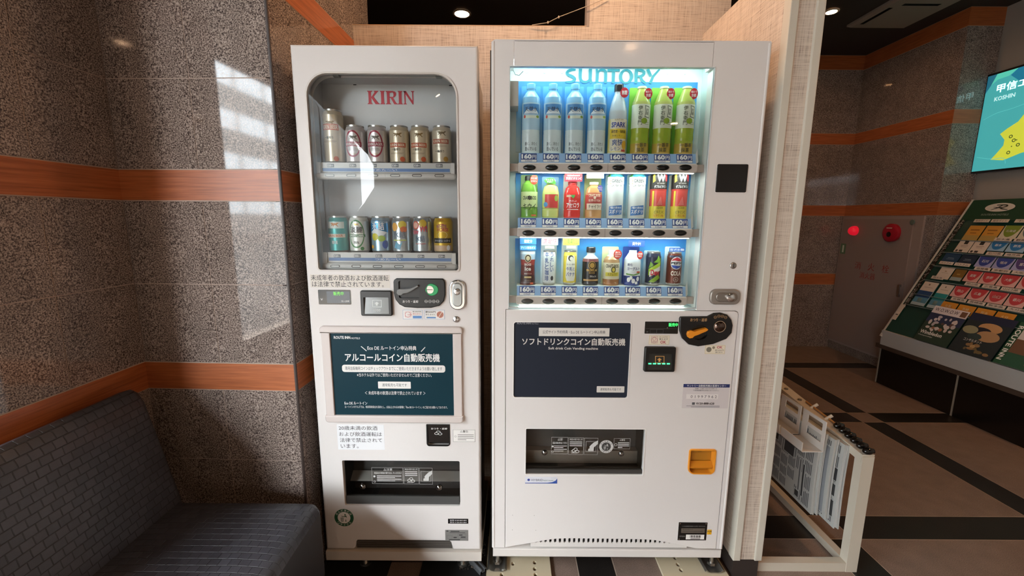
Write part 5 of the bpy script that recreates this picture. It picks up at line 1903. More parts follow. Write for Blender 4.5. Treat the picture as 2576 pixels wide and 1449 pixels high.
for (u, nm, lab, body, flagm, flagt, fink, pr) in (
        (1382, 'milk_coffee_can', 'slim white milk coffee can with vertical blue lettering', M('dfe4e4', .35), M('e8eef0', .4), '満足感', M('b5304a'),
         [('tv', 'うれしい', .002, .045, .014, .112, M('2f4f8e'), .02), ('tv', '牛乳と珈琲', -.016, .014, -.003, .112, M('2f4f8e'), .03), ('e', .009, .024, .005, .008, M('3a3a40'))]),
        (1435, 'banana_milk_can', 'slim yellow banana milk can with white label', M('d9c24a', .35), M('e6ea4a', .4), '小腹満たし', M('2f5a3a'),
         [('p', [(-.012, .108), (.012, .108), (.016, .085), (.017, .03), (.012, .016), (-.012, .016), (-.017, .03), (-.016, .085)], M('eceadc', .4)), ('e', .0, .092, .009, .010, M('3a3a34')), ('e', .002, .090, .006, .007, M('eceadc', .4)), ('t', 'コーヒー香る', -.014, .068, .014, .074, M('3a3a34'), .02), ('t', '牛乳と', -.014, .050, .014, .062, M('2f4a8e'), .02), ('t', 'バナナ', -.014, .031, .014, .045, M('2f4a8e'), .02)])):
    h = sh_(u, 630, z0)
    k = h / .125
    R3 = .0225
    pr = [tuple([it[0]] + [[(a, b * k) for a, b in it[1]] if it[0] == 'p' else it[1]] + [v for v in it[2:]]) for it in pr]
    drink(nm, lab, 'can', SG, sx(u, 665), scy, z0, can_prof(h, R3), can_mats(body), pr, None,
          (.054, h * 1.36, M('dff0f4', .4), [('rect', 0, h * 1.27, .027, .0125, flagm, [(flagt, -.85, -.7, .85, .7, fink)]), ('rect', 0, h * 1.10, .016, .0055, M('a09a92', .4), [('自販機限定', -.85, -.5, .85, .5, WINK)])]), .9)
h = sh_(1486, 621, z0)
u = 1487
drink('black_coffee_bottle', 'black coffee bottle with gold emblem in the bottom row', 'bottle', SG, sx(u, 668), scy, z0, [(R2 * .93, 0), (R2, .005), (R2, h * .62), (R2 * .93, h * .70), (R2 * .62, h * .76), (R2 * .48, h * .79), (R2 * .46, h * .86)],
      [M('1c1a1c', .2), M('1d1b1e', .25), M('7a4a4a', .25), M('b9c4c4', .2), M('b9c4c4', .2), M('c9d0d0', .2)],
      [('o', .002, h * .53, .0125, .0135, .86, GLD), ('e', .002, h * .53, .008, .009, GLD), ('t', 'PREMIUM', -.017, h * .37, .020, h * .43, GLD, .02), ('t', 'BOSS', -.008, h * .315, .012, h * .355, GLD, .02), ('t', 'Black', -.004, h * .22, .018, h * .27, M('c9c0b8')), ('r', -.028, h * .12, .028, h * .165, M('c9a06a', .4)), ('t', 'coffee', -.009, h * .13, .012, h * .155, M('4a3a2a'))],
      (R2 * .56, h * .14, M('26262a', .3), h * .86), None, SYK)
u = 1540
drink('latte_bottle', 'brown cafe latte bottle with cream label and red tag', 'bottle', SG, sx(u, 668), scy, z0, [(R2 * .93, 0), (R2, .005), (R2, h * .17), (R2, h * .60), (R2 * .93, h * .68), (R2 * .62, h * .76), (R2 * .48, h * .80), (R2 * .46, h * .92)],
      [M('9a6a44', .25), M('9a6a44', .25), M('dcd2b4', .4), M('a8835c', .25), M('a8835c', .25), M('cfd0b8', .25), M('dfe0d0', .3)],
      [('t', 'CRAFT BOSS', -.024, h * .47, .024, h * .56, M('3a2f22'), .03), ('e', .003, h * .42, .008, .011, M('4a4a2a')), ('e', .003, h * .42, .005, .007, M('c9b44a')), ('r', -.024, h * .25, .024, h * .35, M('c9b83a', .4)), ('t', 'カフェラテ', -.016, h * .27, .018, h * .33, M('3a2f22'), .02)],
      None, (.056, h * 1.0, M('dfe6b0', .4), [('disc', .016, h * .82, .0135, .0155, M('b53a2f', .4), [('豊かな', -.6, .25, .6, .6, WINK), ('ミルクの', -.75, -.2, .75, .15, WINK), ('味わい', -.6, -.65, .6, -.3, WINK)])]), SYK)
u = 1593
drink('yogurt_bottle', 'white and blue drinking yogurt bottle under a blue banner', 'bottle', SG, sx(u, 668), scy, z0, [(R2 * .93, 0), (R2, .005), (R2, h * .26), (R2, h * .62), (R2 * .95, h * .70), (R2 * .6, h * .82), (R2 * .48, h * .86), (R2 * .46, h * .92)],
      [M('2c3f7e', .35), M('2c3f7e', .35), M('e6e8ea', .35), M('dfe6ee', .35), M('cfdcea', .35), M('dfe6ee', .35), M('e8ecf0', .3)],
      [('t', '飲む', -.022, h * .52, -.004, h * .59, M('2c3a6e'), .03), ('t', 'ヨーグルト', -.022, h * .41, .022, h * .49, M('2c3a6e'), .04), ('p', [(-.026, h * .33), (0, h * .30), (.026, h * .36), (.026, h * .32), (0, h * .27), (-.026, h * .29)], M('6a9a4a', .4)), ('e', -.016, h * .16, .006, .008, WINK), ('e', 0, h * .13, .006, .008, WINK), ('e', .016, h * .18, .006, .008, WINK), ('e', .010, h * .08, .005, .005, WINK), ('e', -.008, h * .21, .005, .006, WINK), ('r', .010, h * .34, .024, h * .38, M('c0503a'))],
      None, (.056, h * 1.0, M('2f4f9e', .4), [('rect', .006, h * 1.10, .027, .010, M('2f4fa4', .4), [('爽やか!', -.5, -.6, .5, .5, WINK)]), ('disc', .020, h * .80, .0100, .0135, M('c03a30', .4), [('自販機', -.7, .1, .7, .55, WINK), ('限定', -.55, -.5, .55, -.02, WINK)])]), SYK)
hc = sh_(1646, 633, z0)
u = 1646
NVY = M('2a2f42', .3, .3)
drink('soda_can', 'navy and green citrus soda can with slanted red lettering', 'can', SG, sx(u, 670), scy, z0, can_prof(hc, .0245), can_mats(NVY),
      [('p', [(-.022, hc * .30), (.022, hc * .62), (.022, hc * .74), (-.022, hc * .50)], M('a8c43a', .4)), ('p', [(-.006, hc * .70), (.004, hc * .78), (.010, hc * .90), (.016, hc * .80), (.022, hc * .84), (.018, hc * .68)], M('7fae3a', .4)), ('p', [(-.02, hc * .12), (.012, hc * .36), (.02, hc * .24), (-.004, hc * .10)], M('8fb43a', .4)),
       ('p', [(-.022, hc * .52), (-.004, hc * .62), (-.016, hc * .72)], M('6f9a3a', .4)), ('p', [(-.018, hc * .26), (.020, hc * .46), (.020, hc * .60), (-.018, hc * .42)], M('e6e4dc', .4)), ('t', 'Dew', -.014, hc * .31, .018, hc * .49, M('b5303a'), .05), ('t', 'マウンテンデュー', -.012, hc * .11, .012, hc * .14, WINK)],
      None, (.052, hc * 1.02, M('bfdcea', .4), []), .9)
u = 1699
drink('cola_can', 'brown cola can with round red white and blue emblem, rightmost in the bottom row', 'can', SG, sx(u, 670), scy, z0, can_prof(hc, .0245), can_mats(M('6a3424', .3, .25)),
      [('r', -.026, hc * .84, .026, hc * .90, M('232a44', .35)), ('e', 0, hc * .68, .0195, .0215, M('e8e8e8', .35)), ('p', [(-.0175, hc * .74), (-.012, hc * .81), (0, hc * .845), (.012, hc * .81), (.0175, hc * .74), (.006, hc * .735), (-.006, hc * .76)], M('c0303a', .35)), ('p', [(-.0175, hc * .62), (-.012, hc * .55), (0, hc * .515), (.012, hc * .55), (.0175, hc * .62), (.006, hc * .60), (-.006, hc * .615)], M('2f4a9e', .35)), ('t', 'PEPSI', -.0175, hc * .645, .0175, hc * .715, M('1c1c24'), .04),
       ('t', 'COLA', -.017, hc * .31, .017, hc * .45, M('e8ddd0'), .04), ('o', 0, hc * .20, .008, .008, .85, M('e8ddd0', .4)), ('t', '生', -.004, hc * .17, .004, hc * .23, M('e8ddd0'))],
      None, (.052, hc * 1.14, M('cfe4ec', .4), [('rect', 0, hc * 1.07, .0255, .0065, M('2f5aa8', .4), [('《生》がうまい理由', -.9, -.6, .9, .6, WINK)])]), .9)

# ================================================================== SOFA
def woven(name, axes):
    t = NT(name)
    g = t.n('ShaderNodeNewGeometry')
    sp = t.n('ShaderNodeSeparateXYZ')
    cb = t.n('ShaderNodeCombineXYZ')
    t.l(g.outputs['Position'], sp.inputs[0])
    t.l(sp.outputs[axes[0]], cb.inputs[0])
    t.l(sp.outputs[axes[1]], cb.inputs[1])
    br = t.n('ShaderNodeTexBrick', Scale=1.0)
    br.offset = .5
    br.inputs['Brick Width'].default_value = .027
    br.inputs['Row Height'].default_value = .022
    br.inputs['Mortar Size'].default_value = .0014
    br.inputs['Mortar Smooth'].default_value = .7
    br.inputs['Color1'].default_value = lin('3a3b42')
    br.inputs['Color2'].default_value = lin('45464e')
    br.inputs['Mortar'].default_value = lin('303136')
    t.l(cb.outputs[0], br.inputs['Vector'])
    t.l(br.outputs['Color'], t.b.inputs['Base Color'])
    t.b.inputs['Roughness'].default_value = .42
    iv = t.n('ShaderNodeMath', _operation='SUBTRACT')
    iv.inputs[0].default_value = 1.0
    t.l(br.outputs['Fac'], iv.inputs[1])
    # each strap tilts a little: over-under relief
    wv = t.n('ShaderNodeTexWave', Scale=1.0)
    wv.wave_profile = 'SAW'
    mp = t.n('ShaderNodeMapping')
    mp.inputs['Scale'].default_value = (10.5, 0, 0)
    t.l(cb.outputs[0], mp.inputs['Vector'])
    t.l(mp.outputs[0], wv.inputs['Vector'])
    ad = t.n('ShaderNodeMath', _operation='ADD')
    t.l(iv.outputs[0], ad.inputs[0])
    ad.inputs[1].default_value = 0.0
    t.bump(ad.outputs[0], .85, .0028)
    return t.m


SOFA_TOP, SOFA_FRONT = woven('woven_black_leather_seat', (0, 1)), woven('woven_black_leather_back', (1, 2))
SOFA_PL = M('323338', .45, name='plain_black_leather')
sofa = thing('sofa', 'black woven leather sofa along the granite wall', 'sofa', (-.93, .93, 0))
YE, YN = 1.243, .62
# seat
mb = MB()
sx0, sx1, sz = -1.13, -.612, .395


def plan(ins, r):
    return rrect(sx0 + ins, YN + ins, sx1 - ins, YE - ins, (r, r, r, r), 6)


lps = []
for ins, z in ((.02, .06), (.006, .09), (0, .14), (0, .34), (.002, .365), (.008, .383), (.018, .392), (.05, .398), (.12, .402)):
    lps.append([(x, y, z) for x, y in plan(ins, max(.012, .035 - ins * .3))])
mb.loft(lps[:5], SOFA_PL, True)
mb.loft(lps[4:], SOFA_TOP, True, False, True)
mb.build('seat', sofa)
# backrest: profile in XZ, swept along the wall
prof = [(-1.225, .30), (-1.225, .70), (-1.218, .745), (-1.20, .772), (-1.178, .778), (-1.158, .766), (-1.142, .735), (-1.125, .66), (-1.098, .54), (-1.075, .44), (-1.066, .40), (-1.066, .30)]
mb = MB()
mb.slab(prof[::-1], YE + .005, YN, SOFA_FRONT, .03, steps=4)
mb.build('backrest', sofa)
mb = MB()
for x in (-1.06, -.68):
    for y in (1.17, .70):
        mb.lathe(x, y, [(.018, 0), (.022, .065)], BLACK, 12)
mb.build('feet', sofa)

# ================================================================== UNDER THE MACHINES
BEIGE = M('c9bda2', .55, name='beige_steel_board')
for (ua, ub, lab, holes) in ((1228, 1388, 'beige perforated board under the left foot of the wide machine', [(1290, 1418), (1345, 1415), (1345, 1431), (1347, 1446), (1262, 1446)]),
                             (1663, 1842, 'beige perforated board under the right foot of the wide machine', [(1705, 1420), (1713, 1434), (1698, 1404)])):
    d0, d1 = ray(ua, 1445), ray(ub, 1445)
    k0, k1 = (BOARD_T - HC) / d0.z, (BOARD_T - HC) / d1.z
    xa, xb = d0.x * k0, d1.x * k1
    if ua > 1500:
        xa, xb = .565, .806
    else:
        xa, xb = -.088, .152
    hl = []
    for (u, v) in holes:
        d = ray(u, v)
        k = (BOARD_T - HC) / d.z
        hl.append(ell(d.x * k, d.y * k, .007, .009, 14))
    lp = [(xa, D - .10), (xb, D - .10), (xb, D + .42), (xa, D + .42)]
    mb = MB()
    mb.fill([lp] + hl, BEIGE, lambda x, y: (x, y, BOARD_T))
    mb.loft([[(x, y, BOARD_T) for x, y in lp], [(x, y, 0.001) for x, y in lp]], BEIGE)
    for q in hl:
        mb.loft([[(x, y, BOARD_T) for x, y in q], [(x, y, .002) for x, y in q]], BEIGE)
    mb.build('support_board', None, lab, 'board', 'perforated boards under the wide machine')
for (xa, xb, lab) in ((-.70, -.455, 'thin black sheet under the left side of the narrow machine'), (-.335, -.092, 'thin black sheet under the right side of the narrow machine')):
    mb = MB()
    mb.box(xa, xb, D - .08, D + .42, .0005, .006, M('0e0d0d', .75))  # thin flat black sheet just above the floor
    mb.build('black_sheet', None, lab, 'mat', 'black sheets under the narrow machine')
# loose steel channel and dust
mb = MB()
a, b_ = Vector((-.150, D + .075, .016)), Vector((-.098, D + .012, .016))
e = (b_ - a)
sd = Vector((e.y, -e.x, 0)).normalized()
pr = [(-.016, .002), (-.013, .014), (-.006, .016), (-.004, .006), (.006, .006), (.008, .016), (.014, .012), (.016, .0)]
lps = []
for p in (a, b_):
    lps.append([tuple(p + sd * x + Vector((0, 0, z - .01))) for x, z in pr] + [tuple(p + sd * x + Vector((0, 0, z - .0075))) for x, z in reversed(pr)])
mb.loft(lps, M('9fa2a6', .35, .8), False, True, True)
mb.build('steel_channel', None, 'short grey steel channel lying under the narrow machine', 'metal channel')
mb = MB()
for k in range(140):
    cx, cy = random.uniform(-.19, -.095), D + random.uniform(.02, .16)
    s_ = random.uniform(.002, .007)
    p0 = Vector((cx, cy, .007 + random.uniform(0, .006)))
    v = [p0 + Vector((random.uniform(-s_, s_), random.uniform(-s_, s_), random.uniform(0, s_ * .8))) for _ in range(4)]
    mb.add(v, [(0, 1, 2), (0, 2, 3), (0, 3, 1), (1, 2, 3)], M('6a6058', .9))
mb.build('dust_litter', None, 'grey dust and litter under the narrow machine', 'dust', None, 'stuff')

# ================================================================== NEWSPAPER RACK
WOODW = M('c9bfae', .5, name='cream_rack_frame')
rack = thing('newspaper_rack', 'low cream newspaper rack standing beside the partition', 'newspaper rack', (1.2, 1.6, 0))
X1 = 1.283
tA, tB = Vector((X1, 1.392, .462)), Vector((X1, 1.99, .53))


def rbar(name, p, q, w, h, up=(0, 0, 1)):
    b = MB()
    b.bar(p, q, w, h, WOODW, up)
    return b.build(name, rack)


rbar('front_post', (X1, 1.405, 0), (X1, 1.405, .47), .042, .034, (0, 1, 0))
rbar('rear_post', (X1, 1.985, 0), (X1, 1.985, .53), .042, .030, (0, 1, 0))
rbar('top_rail', tA, tB, .0445, .030)
rbar('bottom_rail', (X1, 1.40, .018), (X1, 2.0, .018), .030, .030)
rbar('front_foot', (.932, 1.405, .018), (X1 + .02, 1.405, .018), .030, .036)
rbar('rear_foot', (.932, 1.985, .018), (X1 + .02, 1.985, .018), .030, .036)
rbar('rear_stile', (.95, 1.985, 0), (.95, 1.985, .52), .03, .03, (0, 1, 0))
for (u, v) in ((1985, 980), (2025.5, 1014.5)):
    tt = (v - 962) / (1148 - 962)
    y = 1.905 + (1.393 - 1.905) * tt
    b = MB()
    z = .462 + (y - 1.392) / (1.99 - 1.392) * .068
    b.lathe(X1 - .002, y, [(.008, z + .012), (.008, z + .0195), (.005, z + .0205)], M('8a857c', .4, .5), 14)
    b.build('screw_cap', rack)


def trail(y):
    return .462 + (y - 1.392) / (1.99 - 1.392) * .068 + .016


for y in (1.70, 1.615):
    b = MB()
    z = trail(y)
    b.tube([(X1 + .004, y, z - .005), (X1 + .030, y - .004, z + .016)], .0065, M('ddd6c8', .5), 10)
    b.build('peg', rack)
b = MB()
b.tube([(X1 + .012, 1.74, trail(1.74) + .004), (X1 + .018, 1.55, trail(1.55) + .004)], .004, M('b9854a', .35), 8)
b.build('wooden_rod', rack)
for k in range(6):
    y = 1.553 - k * .031
    b = MB()
    z = trail(y) + .009
    xk = X1 + .014 - .002 * k
    ln = .018
    lps = []
    for dx_, r in ((-ln, .006), (-ln * .6, .012), (0, .0135), (ln * .5, .011), (ln * .8, .0085), (ln, .0085), (ln, .005), (ln * .7, .005)):
        lps.append([(xk + dx_ * .7, y - dx_ * .5 + r * .5 * math.cos(a_), z + r * math.sin(a_) * .9 + r * .0) if False else (xk + dx_ + 0, y + r * math.cos(a_), z + r * math.sin(a_)) for a_ in [2 * math.pi * i / 14 for i in range(14)]])
    b.loft(lps, BLACKG, True, True, True)
    b.build('rod_knob', rack, 'glossy black rod end knob')
# leaflet trays
TRAY = M('dcd8d2', .45)
for (y0, y1, z0) in ((1.468, 1.592, .44), (1.605, 1.73, .44)):
    xa, xb = 1.098, 1.178
    zt = z0 + .122
    b = MB()
    hl = [rrect(y0 + .016, z0 + .078, y1 - .03, z0 + .108, .0005, 1), rrect(y0 + .016, z0 + .032, y1 - .03, z0 + .062, .0005, 1)]
    lp = [(y0, z0), (y1, z0), (y1, zt), (y0, zt)]
    for xx in (xb, xb + .003):
        b.fill([lp] + hl, TRAY, lambda y, z, xx=xx: (xx, y, z))
    for q in hl + [lp]:
        b.loft([[(xb, y, z) for y, z in q], [(xb + .003, y, z) for y, z in q]], TRAY)
    b.box(xa, xb, y0, y1, z0, z0 + .003, TRAY)
    b.box(xa, xa + .003, y0, y1, z0, z0 + .04, TRAY)
    b.box(xb + .003, X1, y0 + .05, y0 + .062, z0 + .004, z0 + .008, TRAY)
    b.build('leaflet_tray', rack)

# newspapers
NEWS = M('b9b9b4', .8, name='newsprint')
NI = M('5b5b5c', .8)
NI2 = M('2f2f30', .8)


def newspaper(x, w, y0, y1, z0, z1, lab, photos, seed):
    rnd = random.Random(seed)
    t = thing('newspaper', lab, 'newspaper', (x, (y0 + y1) / 2, z0), 'newspapers hanging on the rack')
    n = max(3, int(w / .006))
    for k in range(n):
        xx = x + w * k / n
        ya, za = y0 + rnd.uniform(0, .012), z0 + rnd.uniform(0, .012)
        b = MB()
        nz = 6
        lps = []
        for j in range(nz + 1):
            f = j / nz
            bow = .006 * math.sin(f * math.pi) * (1 if k % 2 else .6)
            z = za + (z1 - za) * f
            lps.append([(xx - bow, ya + .01 * (1 - f) * 0, z), (xx - bow + .0045, ya, z), (xx + .0045, y1, z), (xx, y1, z)])
        b.loft(lps, NEWS, False, True, True)
        b.build('folded_sheet', t)
    b = MB()
    fx = lambda u, v: (x - .0008 - .0036 * math.sin(v * math.pi) - .0006, y0 + .012 + (y1 - y0 - .02) * u, z0 + .014 + (z1 - z0 - .02) * v)
    # columns of text lines
    for c in range(9):
        u0 = .02 + c * .108
        v = .02
        while v < .97:
            ln = rnd.uniform(.12, .2)
            if rnd.random() < .84:
                for q in range(5):
                    b.rect(u0 + q * .019, v, u0 + q * .019 + .010, min(.98, v + ln * rnd.uniform(.8, 1)), NI, fx, 1, 2)
            v += ln + .02
    fx2 = lambda u, v: (fx(u, v)[0] - .0006,) + fx(u, v)[1:]
    for (u0, v0, u1, v1, m) in photos:
        b.rect(u0 - .01, v0 - .01, u1 + .01, v1 + .01, NEWS, fx2, 2, 3)
        fx3 = lambda u, v: (fx(u, v)[0] - .0012,) + fx(u, v)[1:]
        b.rect(u0, v0, u1, v1, m, fx3, 2, 3)
    b.build('page_print', t)
    return t


newspaper(1.186, .030, 1.492, 1.95, .152, .50, 'leftmost newspaper on the rack, its printed page facing the partition',
          [(.26, .50, .40, .70, NI2), (.50, .56, .68, .80, NI2), (.10, .10, .12, .52, NI2), (.15, .04, .2, .12, NI2), (.15, .14, .165, .55, NI)], 3)
newspaper(1.222, .020, 1.462, 1.93, .148, .49, 'middle newspaper on the rack, folded edges towards the viewer', [(.02, .05, .10, .9, M('8a8c90', .8))], 5)
newspaper(1.246, .024, 1.445, 1.92, .128, .48, 'newspaper nearest the front post of the rack', [(.01, .1, .05, .3, NI2), (.01, .36, .05, .5, NI2), (.01, .55, .05, .7, NI2)], 9)

# ================================================================== BROCHURE RACK
BX0, BZ0, BX1, BZ1 = 2.97, .45, 3.49, 1.466
EV = Vector((BX1 - BX0, 0, BZ1 - BZ0))
SL = EV.length
EV.normalize()
NV = Vector((-EV.z, 0, EV.x))


def SP(lift=0.0):
    return lambda x, s: tuple(Vector((BX0, -x, BZ0)) + EV * s + NV * lift)


YFAR, YNEAR = 3.245, 2.17
counter = thing('counter_base', 'low black granite counter carrying the brochure rack', 'counter', (3.28, 2.3, 0))
mb = MB()
mb.box(3.0, XG - .001, YNEAR, 3.292, 0, .30, M('100e0d', .25))
mb.build('body', counter)
mb = MB()
mb.box(2.962, XG - .001, YNEAR, 3.30, .30, .335, M('4a3a30', .4))
mb.build('wooden_edge', counter)
for y in (3.29, 2.69):
    mb = MB()
    mb.box(2.9965, 3.0, y - .006, y + .004, 0, .30, M('8f8171', .5))
    mb.build('joint_strip', counter)

rackb = thing('brochure_rack', 'sloping brochure display rack with green header and white end panel', 'brochure rack', (3.28, 2.3, .335))
WH = M('b9b4ae', .5)
mb = MB()
mb.box(2.955, 2.972, YNEAR, YFAR + .01, .335, .452, WH)
mb.box(2.972, 3.56, YNEAR, YFAR + .01, .335, .345, WH)
mb.build('front_lip', rackb)
mb = MB()
mb.obox(Vector((BX0, YNEAR, BZ0)) - NV * .012, Vector((0, YFAR - YNEAR, 0)), EV * SL, NV * .012, M('1c3d36', .2))
mb.build('sloping_board', rackb)
mb = MB()
mb.obox(Vector((BX0, YFAR, BZ0 - .06)) - NV * .02, Vector((0, .014, 0)), EV * (SL + .06), NV * .05, M('c6c1ba', .45))
mb.build('end_panel', rackb)
mb = MB()
f = SP(.002)
mb.rect(-3.243, .975, -YNEAR, SL, M('0e3a26', .4), f)
hx = -3.176
mb.build('header_panel', rackb)
mb = MB()
fh = SP(.004)
ecx, ecs = -3.035, 1.075
mb.fill([ell(ecx, ecs, .092, .034, 32)], M('cfcac2', .5), fh)
fh2 = SP(.005)
stroke(mb, [(ecx - .025, ecs + .018), (ecx + .03, ecs + .017), (ecx + .042, ecs + .008), (ecx + .01, ecs - .003), (ecx - .04, ecs + .002)], [.006, .008, .009, .007, .002], M('171f1a'), fh2)
stroke(mb, [(ecx + .012, ecs + .016), (ecx - .01, ecs - .004), (ecx - .045, ecs - .02)], [.008, .008, .003], M('171f1a'), fh2)
stroke(mb, [(ecx - .005, ecs + .002), (ecx + .02, ecs - .012), (ecx + .06, ecs - .02)], [.006, .008, .003], M('171f1a'), fh2)
mb.text('ROUTE-INN HOTELS', ecx - .085, 1.010, ecx + .085, 1.024, M('8f9a8f'), fh2, .015)
mb.build('header_emblem', rackb)
mb = MB()
ff = SP(.003)
mb.add([SP(.002)(-3.238, .20), SP(.002)(-3.205, .20), SP(.002)(-3.205, .985), SP(.002)(-3.238, .985)], [(0, 1, 2, 3)], M('15120f', .5))
mb.text('ようこそホテルルートイン大分駅前へ', -3.236, .21, -3.208, .98, M('cfcac2'), ff, .02, True)
mb.build('welcome_strip', rackb, 'black strip with white welcome lettering')
LEDGE = thin_glass('acrylic_pocket', (.9, .93, .92, 1))
for s in (.805, .70, .585, .462, .34, .245):
    mb = MB()
    mb.obox(SP(.0)(-YNEAR, s - .006), Vector((0, 3.20 - YNEAR, 0)), EV * .003, NV * .022, M('7d8a86', .3))
    mb.build('pocket_ledge', rackb)

LGRP = 'leaflets in the brochure rack'
ORD = ['first', 'second', 'third', 'fourth', 'fifth', 'sixth']


def leaflet(y0, y1, s0, s1, base, label, half=None, title=None, stripes=(), nm='leaflet', cat='leaflet', lift=.010, th=.004, grp=LGRP, extra=None):
    """y0 > y1: far (left) edge to near edge"""
    b = MB()
    g = .003
    b.obox(SP(lift)(-(y0 - g), s0), Vector((0, -(y0 - y1 - 2 * g), 0)), EV * (s1 - s0), NV * th, base)
    W_, H_ = y0 - y1 - 2 * g, s1 - s0

    def fn(k):
        F = SP(lift + th + .0003 + k * .0003)
        return lambda u, v: F(-(y0 - g) + W_ * u, s0 + H_ * v)
    if half:
        pts = [(.5 + .46 * math.cos(a), 1 - .88 * math.sin(a)) for a in [math.pi * i / 18 for i in range(19)]]
        b.fill([pts], half, fn(0))
    for (u0, v0, u1, v1, m) in stripes:
        b.rect(u0, v0, u1, v1, m, fn(0))
    if title:
        tx, u0, v0, u1, v1, m = title
        b.text(tx, u0, v0, u1, v1, m, fn(1), .03)
    if extra:
        extra(b, fn)
    return b.build(nm, None, label, cat, grp)


CRM = M('d2c3b4', .6)
lt = lambda c: M(c, .6)
# row A (top)
leaflet(3.134, 3.028, .807, .924, lt('c58a33'), 'orange guide leaflet, first in the top pocket row', None, None, [(.2, .66, .8, .74, lt('8a5a1e')), (0, 0, 1, .34, lt('a98a4a')), (.3, .46, .7, .52, lt('8a5a1e'))])
leaflet(3.022, 2.916, .807, .924, lt('c58a33'), 'orange guide leaflet, second in the top pocket row', None, None, [(.2, .66, .8, .74, lt('8a5a1e')), (0, 0, 1, .34, lt('a98a4a')), (.3, .46, .7, .52, lt('8a5a1e'))])
leaflet(2.912, 2.806, .83, .928, lt('cfc6b0'), 'olive green half-round leaflet, third in the top pocket row', lt('71832c'), ('北海道', .22, .5, .78, .68, WINK))
leaflet(2.802, 2.696, .83, .928, lt('cfc6b0'), 'grey half-round leaflet, fourth in the top pocket row', lt('5a6a6a'), None)
# row B
for i, (a, b_) in enumerate(((3.132, 3.032), (3.03, 2.927))):
    leaflet(a, b_, .708, .806, CRM, 'white card leaflet with black emblem, %s in the second pocket row' % ORD[i], None, None, [(.38, .66, .66, .98, lt('2a2624')), (.25, .52, .78, .56, lt('8a7a6a')), (.3, .42, .72, .45, lt('8a7a6a')), (.1, .04, .26, .2, lt('3a3430')), (.36, .04, .6, .2, lt('3a3430'))])
for i, (a, b_, t_) in enumerate(((2.925, 2.822, '栃木'), (2.818, 2.712, '群馬'), (2.708, 2.602, '千葉'))):
    leaflet(a, b_, .735, .812, lt('8fb0c8'), 'bright blue half-round leaflet, %s in the second pocket row' % ORD[i + 2], lt('1f6fa8'), (t_, .3, .45, .7, .7, WINK))
# row C
for i, (a, b_) in enumerate(((3.172, 3.056), (3.052, 2.942))):
    leaflet(a, b_, .622, .70, lt('16283c' if i else '1c3c58'), 'dark navy leaflet, %s in the third pocket row' % ORD[i], None, None, [(.3, .42, .7, .46, lt('8a9aa8')), (.25, .3, .75, .33, lt('8a9aa8'))])
for i, (a, b_, t_, c) in enumerate(((2.936, 2.832, '石川', '2f3f84'), (2.828, 2.722, '福井', '2f3f84'), (2.718, 2.612, '富山', '4f3f74'))):
    leaflet(a, b_, .608, .688, lt('9a9ac0'), '%s half-round leaflet, %s in the third pocket row' % ('purple' if i == 2 else 'indigo', ORD[i + 2]), lt(c), (t_, .3, .45, .7, .7, WINK))
# row D
leaflet(3.135, 3.036, .485, .58, CRM, 'white folded leaflet, first in the fourth pocket row', None, None, [(.42, .62, .56, .7, lt('a08a6a')), (.25, .5, .75, .53, lt('a89a8a'))])
leaflet(3.03, 2.95, .485, .575, lt('7a5a26'), 'brown gold leaflet, second in the fourth pocket row', None, None, [(0, 0, 1, .3, lt('8f9a94')), (.35, .5, .65, .62, lt('a08040'))])
for i, (a, b_, t_) in enumerate(((2.944, 2.848, '滋賀'), (2.845, 2.742, '京都'), (2.738, 2.63, '大阪'), (2.626, 2.52, '兵庫'))):
    leaflet(a, b_, .492, .574, lt('d0a098'), 'red half-round leaflet, %s in the fourth pocket row' % ORD[i + 2], lt('b23a3e'), (t_, .3, .45, .7, .7, WINK))
# row E
for i, (a, b_, c) in enumerate(((3.183, 3.072, '1f3f66'), (3.056, 2.962, '1f7a78'))):
    leaflet(a, b_, .252, .448, lt('9fb0b4'), 'tall white topped leaflet with %s picture, %s in the fifth pocket row' % (('deep blue', 'teal green')[i], ORD[i]), None, None,
            [(0, .62, 1, 1, CRM), (.4, .86, .5, .92, lt('6a5a4a')), (.2, .76, .8, .78, lt('a09080')), (0, .34, 1, .62, lt(c)), (0, .12, 1, .34, lt('4f7f94')), (.3, .14, .6, .3, lt('8a9a8a'))])
for i, (a, b_, t_) in enumerate(((2.958, 2.856, '岡山'), (2.85, 2.742, '広島'), (2.738, 2.63, '山口'), (2.626, 2.52, '香川'))):
    leaflet(a, b_, .368, .450, lt('d0a098'), 'red half-round leaflet, %s in the fifth pocket row' % ORD[i + 2], lt('b23a3e'), (t_, .3, .45, .7, .7, WINK))
# row F
for i, (a, b_, t_) in enumerate(((2.972, 2.862, '佐賀'), (2.856, 2.748, '長崎'), (2.742, 2.632, '熊本'), (2.626, 2.52, '大分'))):
    leaflet(a, b_, .25, .322, lt('c5822a'), 'orange leaflet, %s in the lowest leaflet row above the magazines' % ORD[i], None, (t_, .3, .45, .7, .72, lt('e8cfa0')))
